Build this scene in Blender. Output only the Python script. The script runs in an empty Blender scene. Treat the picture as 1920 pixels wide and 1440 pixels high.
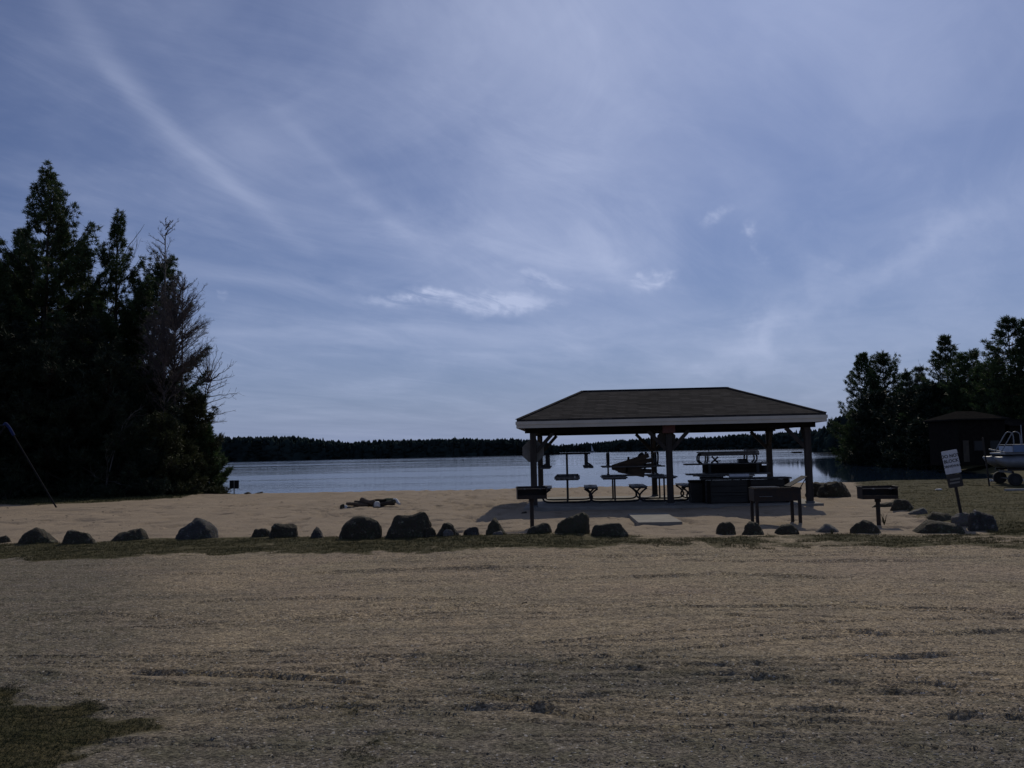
import bpy, math, random
import numpy as np
from mathutils import Vector, Matrix
rad = math.radians
C = bpy.context.scene.collection
scn = bpy.context.scene

# ------------------------------------------------------------------ camera
FP = 1650.0                      # focal length in pixels of the 1920 wide photograph
PITCH, ROLL, EYE = rad(4.4), rad(1.17), 1.6
_F = np.array([0, math.cos(PITCH), math.sin(PITCH)])
_U0 = np.array([0, -math.sin(PITCH), math.cos(PITCH)])
_X = np.array([1.0, 0, 0])
_U = _U0 * math.cos(ROLL) + _X * math.sin(ROLL)
_R = _X * math.cos(ROLL) - _U0 * math.sin(ROLL)
cam = bpy.data.cameras.new('camera'); cam_o = bpy.data.objects.new('camera', cam); C.objects.link(cam_o)
cam_o.matrix_world = Matrix(((_R[0], _U[0], -_F[0], 0), (_R[1], _U[1], -_F[1], 0), (_R[2], _U[2], -_F[2], EYE), (0, 0, 0, 1)))
cam.sensor_width = 36; cam.lens = FP / 1920 * 36; cam.clip_start = 0.1; cam.clip_end = 12000
scn.camera = cam_o

def ray(px, py):
    d = _F * FP + _R * (px - 960) + _U * (720 - py)
    return d
def G(px, py, z=0.0):
    """point of the plane at height z seen at that spot of the photograph (used to survey the place)"""
    d = ray(px, py); t = (z - EYE) / d[2]
    return np.array([d[0] * t, d[1] * t, z])
def D(px, py, dist):
    d = ray(px, py); t = dist / d[1]
    return np.array([d[0] * t, dist, EYE + d[2] * t])

# ------------------------------------------------------------------ light
SUN_EL, SUN_AZ = rad(38.8), rad(19.4)
sun = bpy.data.lights.new('sun', 'SUN'); sun.energy = 3.9; sun.angle = rad(0.6); sun.color = (1.0, 0.90, 0.74)
so = bpy.data.objects.new('sun', sun); C.objects.link(so)
sd = Vector((math.sin(SUN_AZ) * math.cos(SUN_EL), math.cos(SUN_AZ) * math.cos(SUN_EL), math.sin(SUN_EL)))
so.rotation_euler = sd.to_track_quat('Z', 'Y').to_euler()
scn.view_settings.view_transform = 'Standard'; scn.view_settings.look = 'None'
scn.view_settings.exposure = -1.15; scn.view_settings.gamma = 1

world = bpy.data.worlds.new('World'); scn.world = world; world.use_nodes = True
NT = world.node_tree; NT.nodes.clear()
def N(nt, t, **kw):
    n = nt.nodes.new(t)
    for k, v in kw.items():
        if k == 'ins':
            for kk, vv in v.items():
                if isinstance(vv, bpy.types.NodeSocket): nt.links.new(vv, n.inputs[kk])
                else: n.inputs[kk].default_value = vv
        else: setattr(n, k, v)
    return n
def mth(nt, op, *a, clamp=False):
    n = nt.nodes.new('ShaderNodeMath'); n.operation = op; n.use_clamp = clamp
    for i, v in enumerate(a):
        if isinstance(v, bpy.types.NodeSocket): nt.links.new(v, n.inputs[i])
        else: n.inputs[i].default_value = v
    return n.outputs[0]
def mixc(nt, f, a, b, blend='MIX'):
    n = nt.nodes.new('ShaderNodeMix'); n.data_type = 'RGBA'; n.blend_type = blend
    for i, v in ((0, f), (6, a), (7, b)):
        if isinstance(v, bpy.types.NodeSocket): nt.links.new(v, n.inputs[i])
        else: n.inputs[i].default_value = v if i == 0 else (tuple(v) + (1,))[:4]
    return n.outputs[2]
def ramp(nt, f, stops):
    n = nt.nodes.new('ShaderNodeValToRGB'); nt.links.new(f, n.inputs[0]); e = n.color_ramp.elements
    while len(e) < len(stops): e.new(0.5)
    for el, (p, c) in zip(e, stops):
        el.position = p; el.color = (c, c, c, 1) if isinstance(c, (int, float)) else (tuple(c) + (1,))[:4]
    return n.outputs[0]
def sstep(nt, v, a, b):
    n = nt.nodes.new('ShaderNodeMapRange'); n.interpolation_type = 'SMOOTHSTEP'
    nt.links.new(v, n.inputs[0]); n.inputs[1].default_value = a; n.inputs[2].default_value = b
    return n.outputs[0]
def noise(nt, vec, scale, detail=4, rough=.55, dist=0):
    n = N(nt, 'ShaderNodeTexNoise', ins={'Vector': vec, 'Scale': scale, 'Detail': detail, 'Roughness': rough, 'Distortion': dist})
    return n.outputs[0]

def build_sky():
    nt = NT
    out = N(nt, 'ShaderNodeOutputWorld')
    sky = N(nt, 'ShaderNodeTexSky', sky_type='NISHITA', sun_disc=False, sun_elevation=SUN_EL, sun_rotation=SUN_AZ,
            air_density=1.0, dust_density=1.2, ozone_density=2.5, altitude=300)
    tc = N(nt, 'ShaderNodeTexCoord').outputs['Generated']
    sep = N(nt, 'ShaderNodeSeparateXYZ', ins={0: tc})
    X, Y, Z = sep.outputs
    Zc = mth(nt, 'MAXIMUM', Z, 0.0)
    az = mth(nt, 'ARCTAN2', X, Y); el = mth(nt, 'ARCSINE', Zc)
    inv = mth(nt, 'DIVIDE', 1.0, mth(nt, 'ADD', Zc, 0.07))
    px = mth(nt, 'MULTIPLY', X, inv); py = mth(nt, 'MULTIPLY', Y, inv)
    # cloud layer seen in perspective, stretched along a wind direction
    a = rad(62)
    u = mth(nt, 'ADD', mth(nt, 'MULTIPLY', px, math.cos(a)), mth(nt, 'MULTIPLY', py, math.sin(a)))
    v = mth(nt, 'SUBTRACT', mth(nt, 'MULTIPLY', py, math.cos(a)), mth(nt, 'MULTIPLY', px, math.sin(a)))
    st = N(nt, 'ShaderNodeCombineXYZ', ins={0: mth(nt, 'MULTIPLY', u, .38), 1: v, 2: 0.3}).outputs[0]
    n1 = noise(nt, st, 1.15, 6, .58, .6)
    n2 = noise(nt, N(nt, 'ShaderNodeCombineXYZ', ins={0: px, 1: py, 2: 1.7}).outputs[0], .75, 5, .55, .8)
    n3 = noise(nt, st, 5.0, 6, .65, 1.2)
    # big veil
    def pol(pxx, pyy):
        d = ray(pxx, pyy); d = d / np.linalg.norm(d)
        return math.atan2(d[0], d[1]), math.asin(d[2])
    warp = mth(nt, 'MULTIPLY', mth(nt, 'SUBTRACT', noise(nt, N(nt, 'ShaderNodeCombineXYZ', ins={0: az, 1: el, 2: 0}).outputs[0], 7.0, 5, .6), .5), .16)
    azw = mth(nt, 'ADD', az, warp); elw = mth(nt, 'SUBTRACT', el, mth(nt, 'MULTIPLY', warp, .7))
    def streak(p0, p1, wid, amp, ends=.6, warped=True):
        a0, e0 = pol(*p0); a1, e1 = pol(*p1)
        ca, ce = (a0 + a1) / 2, (e0 + e1) / 2; L = math.hypot(a1 - a0, e1 - e0) / 2; th = math.atan2(e1 - e0, a1 - a0)
        dx = mth(nt, 'SUBTRACT', azw if warped else az, ca); dy = mth(nt, 'SUBTRACT', elw if warped else el, ce)
        s = mth(nt, 'ADD', mth(nt, 'MULTIPLY', dx, math.cos(th) / (L * (1 + ends))), mth(nt, 'MULTIPLY', dy, math.sin(th) / (L * (1 + ends))))
        w = wid / 1650
        t = mth(nt, 'SUBTRACT', mth(nt, 'MULTIPLY', dy, math.cos(th) / w), mth(nt, 'MULTIPLY', dx, math.sin(th) / w))
        r = mth(nt, 'ADD', mth(nt, 'MULTIPLY', mth(nt, 'MULTIPLY', s, s), mth(nt, 'MULTIPLY', s, s)), mth(nt, 'MULTIPLY', t, t))
        return mth(nt, 'MULTIPLY', mth(nt, 'EXPONENT', mth(nt, 'MULTIPLY', r, -1.2)), amp)
    soft = []
    for s in SOFT: soft.append(streak(*s))
    tot = soft[0]
    for s in soft[1:]: tot = mth(nt, 'ADD', tot, s)
    fine = None
    for s in FINE:
        k = streak(*s); fine = k if fine is None else mth(nt, 'ADD', fine, k)
    fine = mth(nt, 'MULTIPLY', fine, sstep(nt, n3, .28, .68))
    base = mth(nt, 'ADD', mth(nt, 'MULTIPLY', sstep(nt, n1, .33, .77), .17), mth(nt, 'MULTIPLY', sstep(nt, n2, .40, .74), .20))
    n4 = noise(nt, st, 2.6, 7, .68, 1.0)
    cov = mth(nt, 'ADD', mth(nt, 'ADD', mth(nt, 'ADD', base, mth(nt, 'MULTIPLY', mth(nt, 'ADD', .55, sstep(nt, n4, .40, .72)), .085)), mth(nt, 'MULTIPLY', tot, mth(nt, 'ADD', .60, mth(nt, 'MULTIPLY', n4, .75)))), fine, clamp=True)
    # thin veil thickening to the horizon
    hz = mth(nt, 'EXPONENT', mth(nt, 'MULTIPLY', el, -9.0))
    cov2 = mth(nt, 'ADD', mth(nt, 'MULTIPLY', cov, .8), mth(nt, 'MULTIPLY', hz, .05), clamp=True)
    tint = mixc(nt, 1.0, sky.outputs[0], SKY_TINT, 'MULTIPLY')
    tint = mixc(nt, mth(nt, 'MULTIPLY', hz, .9), tint, (5.0, 6.3, 10.2))
    col = mixc(nt, mth(nt, 'MULTIPLY', cov2, mth(nt, 'SUBTRACT', 1.0, mth(nt, 'MULTIPLY', hz, .55))), tint, CLOUD)
    col = mixc(nt, sstep(nt, Z, -.02, -.0), (1.2, 1.3, 1.5), col)
    bg = N(nt, 'ShaderNodeBackground', ins={'Color': col, 'Strength': .1})
    nt.links.new(bg.outputs[0], out.inputs[0])
SKY_TINT = (.47, .61, .96)
CLOUD = (12.2, 13.6, 18.2)
SOFT = [((1000, 60), (1060, 420), 260, .36), ((60, -60), (270, 190), 26, .11), ((240, 170), (510, 410), 18, .17),
        ((380, 625), (1250, 640), 46, .20), ((1360, 660), (1760, 440), 34, .26), ((1440, 560), (1420, 660), 40, .12),
        ((700, 430), (1050, 480), 60, .2), ((1300, 690), (1560, 690), 34, .2), ((1150, 150), (1500, 60), 120, .07),
        ((560, 250), (760, 440), 18, .10), ((560, 700), (900, 760), 34, .12), ((1700, 350), (1920, 620), 110, .08), ((150, 330), (520, 330), 160, .09),
        ((1080, 430), (1150, 500), 26, .18)]
FINE = [((690, 550), (800, 555), 9, .5), ((800, 556), (1000, 570), 16, .9), ((1180, 515), (1230, 500), 12, .8),
        ((1438, 440), (1450, 490), 8, .55), ((1320, 408), (1370, 394), 10, .4), ((990, 530), (1090, 540), 10, .4),
        ((400, 545), (420, 548), 6, .4)]
build_sky()

# ------------------------------------------------------------------ helpers
def mesh_obj(name, V, F, mat=None, parent=None, smooth=False, attrs=None, loc=None):
    """V (n,3) array, F: (m,k) array or a list of index tuples"""
    me = bpy.data.meshes.new(name)
    V = np.asarray(V, dtype=np.float32)
    if isinstance(F, np.ndarray):
        m, k = F.shape
        me.vertices.add(len(V)); me.vertices.foreach_set('co', V.ravel())
        me.loops.add(m * k); me.loops.foreach_set('vertex_index', F.astype(np.int32).ravel())
        me.polygons.add(m); me.polygons.foreach_set('loop_start', np.arange(0, m * k, k, dtype=np.int32))
        me.polygons.foreach_set('loop_total', np.full(m, k, dtype=np.int32))
        me.update(calc_edges=True)
    else:
        me.from_pydata([tuple(v) for v in V], [], F)
    if smooth:
        me.polygons.foreach_set('use_smooth', np.ones(len(me.polygons), dtype=bool))
    if attrs:
        for k, a in attrs.items():
            at = me.attributes.new(k, 'FLOAT', 'POINT'); at.data.foreach_set('value', np.asarray(a, dtype=np.float32))
    o = bpy.data.objects.new(name, me); C.objects.link(o)
    if mat: me.materials.append(mat)
    if parent: o.parent = parent
    if loc is not None: o.location = loc
    return o
class MB:
    def __init__(s): s.v = []; s.f = []
    def add(s, vs, fs):
        b = len(s.v); s.v += [tuple(map(float, p)) for p in vs]; s.f += [tuple(i + b for i in f) for f in fs]
    def box(s, x0, x1, y0, y1, z0, z1, M=None, bev=0.0):
        if bev:
            b = min(bev, (x1 - x0) / 3, (y1 - y0) / 3, (z1 - z0) / 3)
            # chamfer the four edges along the longest axis
            dims = [x1 - x0, y1 - y0, z1 - z0]; ax = dims.index(max(dims)); o = [i for i in range(3) if i != ax]
            lo = [x0, y0, z0]; hi = [x1, y1, z1]
            a0, a1, b0, b1 = lo[o[0]], hi[o[0]], lo[o[1]], hi[o[1]]
            ring = [(a0 + b, b0), (a1 - b, b0), (a1, b0 + b), (a1, b1 - b), (a1 - b, b1), (a0 + b, b1), (a0, b1 - b), (a0, b0 + b)]
            vs = []
            for e in (lo[ax], hi[ax]):
                for (p, q) in ring:
                    t = [0, 0, 0]; t[ax] = e; t[o[0]] = p; t[o[1]] = q; vs.append(t)
            fs = [tuple(range(8)), tuple(range(15, 7, -1))] + [(i, (i + 1) % 8, 8 + (i + 1) % 8, 8 + i) for i in range(8)]
        else:
            vs = [(x, y, z) for x in (x0, x1) for y in (y0, y1) for z in (z0, z1)]
            fs = [(0, 1, 3, 2), (4, 6, 7, 5), (0, 4, 5, 1), (2, 3, 7, 6), (0, 2, 6, 4), (1, 5, 7, 3)]
        if M is not None: vs = [tuple(M @ Vector(v)) for v in vs]
        s.add(vs, fs); return s
    def bar(s, p, q, w, h=None):
        """square bar from p to q"""
        p, q = Vector(p), Vector(q); h = h or w; d = (q - p).normalized()
        up = Vector((0, 0, 1)) if abs(d.z) < .9 else Vector((0, 1, 0))
        sx = d.cross(up).normalized(); sy = sx.cross(d)
        vs = [e + sx * a * w / 2 + sy * b * h / 2 for e in (p, q) for a, b in ((-1, -1), (1, -1), (1, 1), (-1, 1))]
        s.add(vs, [(0, 1, 2, 3), (7, 6, 5, 4)] + [(i, 4 + i, 4 + (i + 1) % 4, (i + 1) % 4) for i in range(4)]); return s
    def tube(s, pts, r, n=8, caps=True):
        pts = [Vector(p) for p in pts]; rs = r if isinstance(r, (list, tuple)) else [r] * len(pts)
        vs = []; ref = None
        for i, p in enumerate(pts):
            d = (pts[min(i + 1, len(pts) - 1)] - pts[max(i - 1, 0)]).normalized()
            if ref is None: ref = d.orthogonal().normalized()
            ref = (ref - d * ref.dot(d)).normalized(); b = d.cross(ref)
            for k in range(n):
                a = 2 * math.pi * k / n; vs.append(p + (ref * math.cos(a) + b * math.sin(a)) * rs[i])
        fs = [(i * n + k, i * n + (k + 1) % n, (i + 1) * n + (k + 1) % n, (i + 1) * n + k) for i in range(len(pts) - 1) for k in range(n)]
        if caps: fs += [tuple(range(n - 1, -1, -1)), tuple(range(len(vs) - n, len(vs)))]
        s.add(vs, fs); return s
    def build(s, name, mat, parent=None, smooth=False):
        o = mesh_obj(name, np.array(s.v), s.f, mat, parent, smooth)
        return o
def curve(pts, k=5):
    """Catmull-Rom through pts"""
    P = [np.array(p, float) for p in pts]; P = [2 * P[0] - P[1]] + P + [2 * P[-1] - P[-2]]; out = []
    for i in range(1, len(P) - 2):
        for j in range(k):
            t = j / k
            out.append(.5 * ((2 * P[i]) + (-P[i - 1] + P[i + 1]) * t + (2 * P[i - 1] - 5 * P[i] + 4 * P[i + 1] - P[i + 2]) * t * t + (-P[i - 1] + 3 * P[i] - 3 * P[i + 1] + P[i + 2]) * t ** 3))
    out.append(P[-2]); return out
def tag(o, label, cat, group=None, kind=None):
    o['label'] = label; o['category'] = cat
    if group: o['group'] = group
    if kind: o['kind'] = kind
    return o
def empty(name, loc, rz=0, label=None, cat=None, group=None):
    o = bpy.data.objects.new(name, None); C.objects.link(o); o.location = tuple(loc); o.rotation_euler = (0, 0, rz); o.empty_display_size = .2
    if label: tag(o, label, cat, group)
    return o
def struct(o): o['kind'] = 'structure'; return o
def copy_tree(o, parent=None):
    c = o.copy(); C.objects.link(c); c.parent = parent
    for ch in list(o.children): copy_tree(ch, c)
    return c

# numpy value noise
def _h(ix, iy, seed):
    n = (ix.astype(np.int64) * 374761393 + iy.astype(np.int64) * 668265263 + seed * 974634777) & 0x7fffffff
    n = ((n ^ (n >> 13)) * 1274126177) & 0x7fffffff
    return ((n ^ (n >> 16)) & 0xffff) / 65535.0
def vn(x, y, seed=0):
    x = np.asarray(x, float); y = np.asarray(y, float)
    ix = np.floor(x); iy = np.floor(y); fx = x - ix; fy = y - iy
    fx = fx * fx * (3 - 2 * fx); fy = fy * fy * (3 - 2 * fy)
    a = _h(ix, iy, seed); b = _h(ix + 1, iy, seed); c = _h(ix, iy + 1, seed); d = _h(ix + 1, iy + 1, seed)
    return (a * (1 - fx) + b * fx) * (1 - fy) + (c * (1 - fx) + d * fx) * fy
def fbm(x, y, seed=0, o=4):
    s = 0; a = .5; t = 0
    for i in range(o):
        s = s + a * vn(x * 2 ** i, y * 2 ** i, seed + i); t += a; a *= .5
    return s / t
def poly_sd(x, y, P):
    """signed distance, positive inside polygon P"""
    P = np.asarray(P, float)[:, :2]; x = np.asarray(x, float); y = np.asarray(y, float)
    d = np.full(x.shape, 1e18); ins = np.zeros(x.shape, bool)
    for i in range(len(P)):
        a = P[i]; b = P[(i + 1) % len(P)]; e = b - a; L = (e ** 2).sum()
        t = np.clip(((x - a[0]) * e[0] + (y - a[1]) * e[1]) / L, 0, 1)
        d = np.minimum(d, (x - a[0] - t * e[0]) ** 2 + (y - a[1] - t * e[1]) ** 2)
        c = (a[1] > y) != (b[1] > y)
        with np.errstate(divide='ignore', invalid='ignore'):
            xx = (b[0] - a[0]) * (y - a[1]) / (b[1] - a[1] if b[1] != a[1] else 1e-9) + a[0]
        ins ^= c & (x < xx)
    return np.where(ins, 1, -1) * np.sqrt(d)

# ------------------------------------------------------------------ materials
def material(name, base, base2=None, rough=.8, scale=6.0, bump=.25, bscale=None, metallic=0.0, spec=.3, translucent=0.0, detail=5, bdist=.02, stretch=None):
    m = bpy.data.materials.new(name); m.use_nodes = True; nt = m.node_tree
    b = nt.nodes['Principled BSDF']; out = nt.nodes['Material Output']
    co = N(nt, 'ShaderNodeTexCoord').outputs['Object']
    if stretch: co = N(nt, 'ShaderNodeMapping', ins={'Vector': co, 'Scale': stretch}).outputs[0]
    base2 = base2 or tuple(c * .6 for c in base)
    n1 = noise(nt, co, scale, detail, .6)
    col = mixc(nt, sstep(nt, n1, .3, .7), base2, base)
    nt.links.new(col, b.inputs['Base Color'])
    b.inputs['Roughness'].default_value = rough; b.inputs['Metallic'].default_value = metallic
    b.inputs['Specular IOR Level'].default_value = spec
    if bump:
        n2 = noise(nt, co, bscale or scale * 4, 4, .6)
        bn = N(nt, 'ShaderNodeBump', ins={'Height': n2, 'Strength': bump, 'Distance': bdist})
        nt.links.new(bn.outputs[0], b.inputs['Normal'])
    if translucent:
        tr = N(nt, 'ShaderNodeBsdfTranslucent', ins={'Color': col})
        mx = N(nt, 'ShaderNodeMixShader', ins={0: translucent, 1: b.outputs[0], 2: tr.outputs[0]})
        nt.links.new(mx.outputs[0], out.inputs[0])
    return m
M = {}
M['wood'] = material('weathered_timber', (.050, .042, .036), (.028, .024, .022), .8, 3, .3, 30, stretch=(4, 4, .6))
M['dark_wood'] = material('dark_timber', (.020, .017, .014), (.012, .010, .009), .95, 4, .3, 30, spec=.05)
M['fascia'] = material('painted_fascia', (.58, .54, .46), (.48, .45, .39), .6, 2, .1, 20)
M['concrete'] = material('concrete', (.25, .235, .205), (.18, .17, .15), .85, 2.5, .2, 40)
M['black_steel'] = material('black_steel', (.018, .018, .02), (.035, .024, .018), .55, 8, .15, 50, metallic=.3)
M['frame_steel'] = material('table_frame_steel', (.03, .03, .034), (.02, .02, .022), .5, 8, .1, 50, metallic=.4)
M['plank'] = material('table_plank', (.16, .155, .15), (.09, .085, .08), .55, 3, .2, 30, stretch=(5, .8, 5))
M['brown_plank'] = material('brown_plank', (.10, .07, .045), (.05, .036, .026), .75, 3, .3, 25, stretch=(1, 5, 5))
M['counter'] = material('counter_board', (.040, .038, .034), (.024, .023, .021), .85, 3, .3, 25, stretch=(.7, 3, 3))
M['galv'] = material('galvanised_steel', (.15, .155, .16), (.10, .105, .11), .55, 10, .05, 40, metallic=.7)
M['sign_back'] = material('weathered_sign_back', (.20, .19, .17), (.13, .125, .11), .7, 5, .1, 30)
M['brown_board'] = material('brown_sign_board', (.075, .06, .04), (.05, .04, .03), .7, 5, .1, 30)
M['red_box'] = material('faded_red_board', (.14, .05, .04), (.09, .04, .035), .7, 10, .1, 30)
M['white_paint'] = material('white_sign_face', (.62, .63, .66), (.52, .53, .56), .5, 12, .05, 30)
M['black_paint'] = material('black_paint', (.02, .02, .02), (.03, .03, .03), .5, 10, .05, 30)
M['dark_sign'] = material('dark_sign_face', (.025, .025, .024), (.035, .03, .028), .5, 10, .05, 30)
M['blue_paint'] = material('blue_paint', (.008, .022, .10), (.006, .015, .07), .85, 6, .05, 30)
M['pole'] = material('pole_paint', (.010, .012, .018), (.014, .014, .016), .8, 6, .05, 30, spec=.1)
M['alu'] = material('bare_aluminium', (.24, .25, .27), (.18, .19, .21), .5, 5, .05, 20, metallic=.4)
M['blue_panel'] = material('blue_side_panel', (.16, .24, .38), (.12, .18, .30), .4, 3, .05, 20)
M['rubber'] = material('black_rubber', (.02, .02, .02), (.03, .03, .028), .8, 10, .2, 40)
M['bark'] = material('pine_bark', (.055, .045, .038), (.03, .025, .02), .9, 3, .6, 14)
M['bare_bark'] = material('bare_branch_bark', (.11, .092, .088), (.07, .06, .058), .85, 4, .3, 20)
M['pale_bark'] = material('pale_branch_bark', (.13, .12, .11), (.075, .07, .065), .85, 4, .3, 20)
M['needles'] = material('pine_needles', (.060, .095, .034), (.024, .042, .018), .6, 1.1, 0, translucent=.32)
M['needles2'] = material('hemlock_needles', (.026, .040, .020), (.010, .018, .011), .65, .9, 0, translucent=.12)
M['olive'] = material('cedar_foliage', (.055, .062, .022), (.022, .028, .012), .65, 1.3, 0, translucent=.2)
M['far_needles'] = material('distant_conifer_foliage', (.030, .044, .040), (.014, .022, .022), .9, .09, 0, spec=.0)
M['old_roof'] = material('old_cabin_roof', (.026, .024, .021), (.017, .016, .015), 1.0, 3, .3, 20, spec=.0)
M['char'] = material('charred_wood', (.035, .028, .022), (.07, .05, .036), .9, 8, .5, 25)
M['ash'] = material('pale_driftwood', (.42, .39, .34), (.28, .26, .22), .85, 6, .3, 25)
M['green_log'] = material('mossy_log', (.12, .13, .08), (.07, .07, .045), .9, 8, .4, 25)
M['white_stone'] = material('white_stone', (.6, .6, .58), (.45, .45, .43), .8, 8, .3, 25)

def rock_mat(name, a, b, c, sc=7):
    m = bpy.data.materials.new(name); m.use_nodes = True; nt = m.node_tree; bs = nt.nodes['Principled BSDF']
    co = N(nt, 'ShaderNodeTexCoord').outputs['Object']
    n1 = noise(nt, co, 2.2, 5, .6); n2 = noise(nt, co, sc * 3, 5, .7)
    vo = N(nt, 'ShaderNodeTexVoronoi', ins={'Vector': co, 'Scale': 90.0})
    col = mixc(nt, sstep(nt, n1, .35, .65), a, b)
    col = mixc(nt, sstep(nt, n2, .55, .72), col, c)
    lich = noise(nt, co, 5.5, 6, .75)
    col = mixc(nt, mth(nt, 'MULTIPLY', sstep(nt, lich, .56, .66), .7), col, tuple(min(.3, v * 2.3) for v in c))
    col = mixc(nt, mth(nt, 'MULTIPLY', sstep(nt, noise(nt, co, 1.4, 3, .6), .5, .7), .5), col, (.035, .042, .018))
    col = mixc(nt, .35, col, vo.outputs['Color'], 'MULTIPLY')
    nt.links.new(col, bs.inputs['Base Color']); bs.inputs['Roughness'].default_value = .85; bs.inputs['Specular IOR Level'].default_value = .25
    hh = mth(nt, 'ADD', noise(nt, co, 9, 6, .65), mth(nt, 'MULTIPLY', noise(nt, co, 60, 3, .6), .25))
    bn = N(nt, 'ShaderNodeBump', ins={'Height': hh, 'Strength': 1.0, 'Distance': .07}); nt.links.new(bn.outputs[0], bs.inputs['Normal'])
    return m
M['rock_dark'] = rock_mat('dark_granite', (.050, .044, .030), (.072, .062, .042), (.14, .125, .09))
M['rock_brown'] = rock_mat('brown_granite', (.065, .058, .036), (.085, .075, .05), (.04, .036, .026))
M['rock_mottled'] = rock_mat('mottled_granite', (.05, .048, .045), (.085, .08, .075), (.20, .19, .18), 4)
M['rock_pale'] = rock_mat('pale_granite', (.13, .125, .115), (.18, .17, .155), (.09, .085, .075))

# ------------------------------------------------------------------ ground
LAND = [(-500, -300), (500, -300), (500, 400), (150, 420), (110, 300), (75, 180), (50, 128), (46, 114), (43.5, 106), (43, 94), (38.5, 78), (34.5, 64), (31, 52), (27, 44.5), (20, 43), (12, 43), (0, 43.4),
        (-11, 43), (-14, 45), (-15.5, 50), (-18, 58), (-24, 66), (-40, 78), (-80, 95), (-500, 130)]
WATER_Z = -.8
def pxline(pts): return np.array([G(*p)[:2] for p in pts])
_top = pxline([(-900, 1032), (-300, 1024), (0, 1019), (100, 1017), (300, 1007), (500, 1004), (700, 1006), (900, 1003), (1100, 1002), (1200, 1003), (1300, 1007), (1500, 1001), (1650, 999), (1850, 999), (2400, 990)])
_bot = pxline([(-900, 1064), (-300, 1052), (0, 1046), (400, 1042), (700, 1036), (1000, 1031), (1300, 1029), (1600, 1029), (1900, 1034), (2400, 1030)])
def strip_top(x): return np.interp(x, _top[:, 0], _top[:, 1])
def strip_bot(x): return np.interp(x, _bot[:, 0], _bot[:, 1])
RIGHT_GRASS = pxline([(1606, 902), (1612, 918), (1660, 936), (1700, 957), (1745, 975), (1800, 985), (1850, 1006), (3600, 1010)]).tolist() + [[400, 14], [400, 500], [14.2, 500], [14.2, 45]]
LEFT_GRASS = pxline([(-3000, 975), (-400, 953), (0, 946), (120, 944), (200, 943), (260, 940), (300, 937), (340, 932), (385, 926), (425, 920.5)]).tolist() + [[-12.8, 39.5], [-13, 60], [-400, 300], [-400, 35]]
PATCHES = [(pxline([(-60, 1296), (40, 1294), (110, 1300), (140, 1312), (190, 1318), (215, 1330), (290, 1346), (300, 1365), (240, 1385), (200, 1410), (190, 1460), (180, 1700), (-900, 1700), (-700, 1300)]), .9),
           (pxline([(735, 1412), (770, 1388), (812, 1382), (858, 1405), (862, 1425), (800, 1436), (740, 1432)]), .8),
           (pxline([(480, 1362), (560, 1330), (640, 1318), (684, 1328), (672, 1346), (600, 1362), (520, 1372)]), .52),
           (pxline([(200, 1352), (290, 1340), (420, 1356), (380, 1380), (230, 1385)]), .55)]
def masks(x, y):
    wob = (fbm(x * .9, y * .9, 11) - .5) * .9; fine = (fbm(x * 4, y * 4, 12) - .5) * .9
    st, sb = strip_top(x), strip_bot(x)
    s1 = np.minimum(st - y + fine * .4, y - sb + wob * 1.6 + fine * .9 + (fbm(x * .4, 3.3, 15) - .5) * 1.4 + .1)
    strip = np.clip(.5 + s1 / .7, 0, 1)
    fade = np.clip(1.25 - np.abs((x - 5.0) / 4.2) ** 2 * .0, 0, 1)
    thin = .55 + .45 * np.clip(np.abs(x - 3.2) / 3.2, 0, 1) * (x < 3.2) + .2 * (x >= 3.2)
    strip = strip * thin * fade * np.clip(.72 + .9 * (fbm(x * 1.1, y * 1.1, 17) - .35), .35, 1)
    rg = np.clip(.5 + (poly_sd(x, y, RIGHT_GRASS) + wob * .7 + fine * .3) / .8, 0, 1)
    lg = np.clip(.5 + (poly_sd(x, y, LEFT_GRASS) + wob * .25 + fine * .15) / .6, 0, 1)
    g = np.maximum(np.maximum(strip, rg * .95), lg)
    for P, k in PATCHES:
        near = (y < 9)
        pd = np.where(near, np.clip(.5 + (poly_sd(x, y, P) + fine * .5 + (fbm(x * 2.4, y * 2.4, 19) - .5) * .9) / .8, 0, 1), 0)
        g = np.maximum(g, pd * k)
    sand = np.clip(.5 + (y - st + fine * .3) / .5, 0, 1)
    return g, sand
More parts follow.
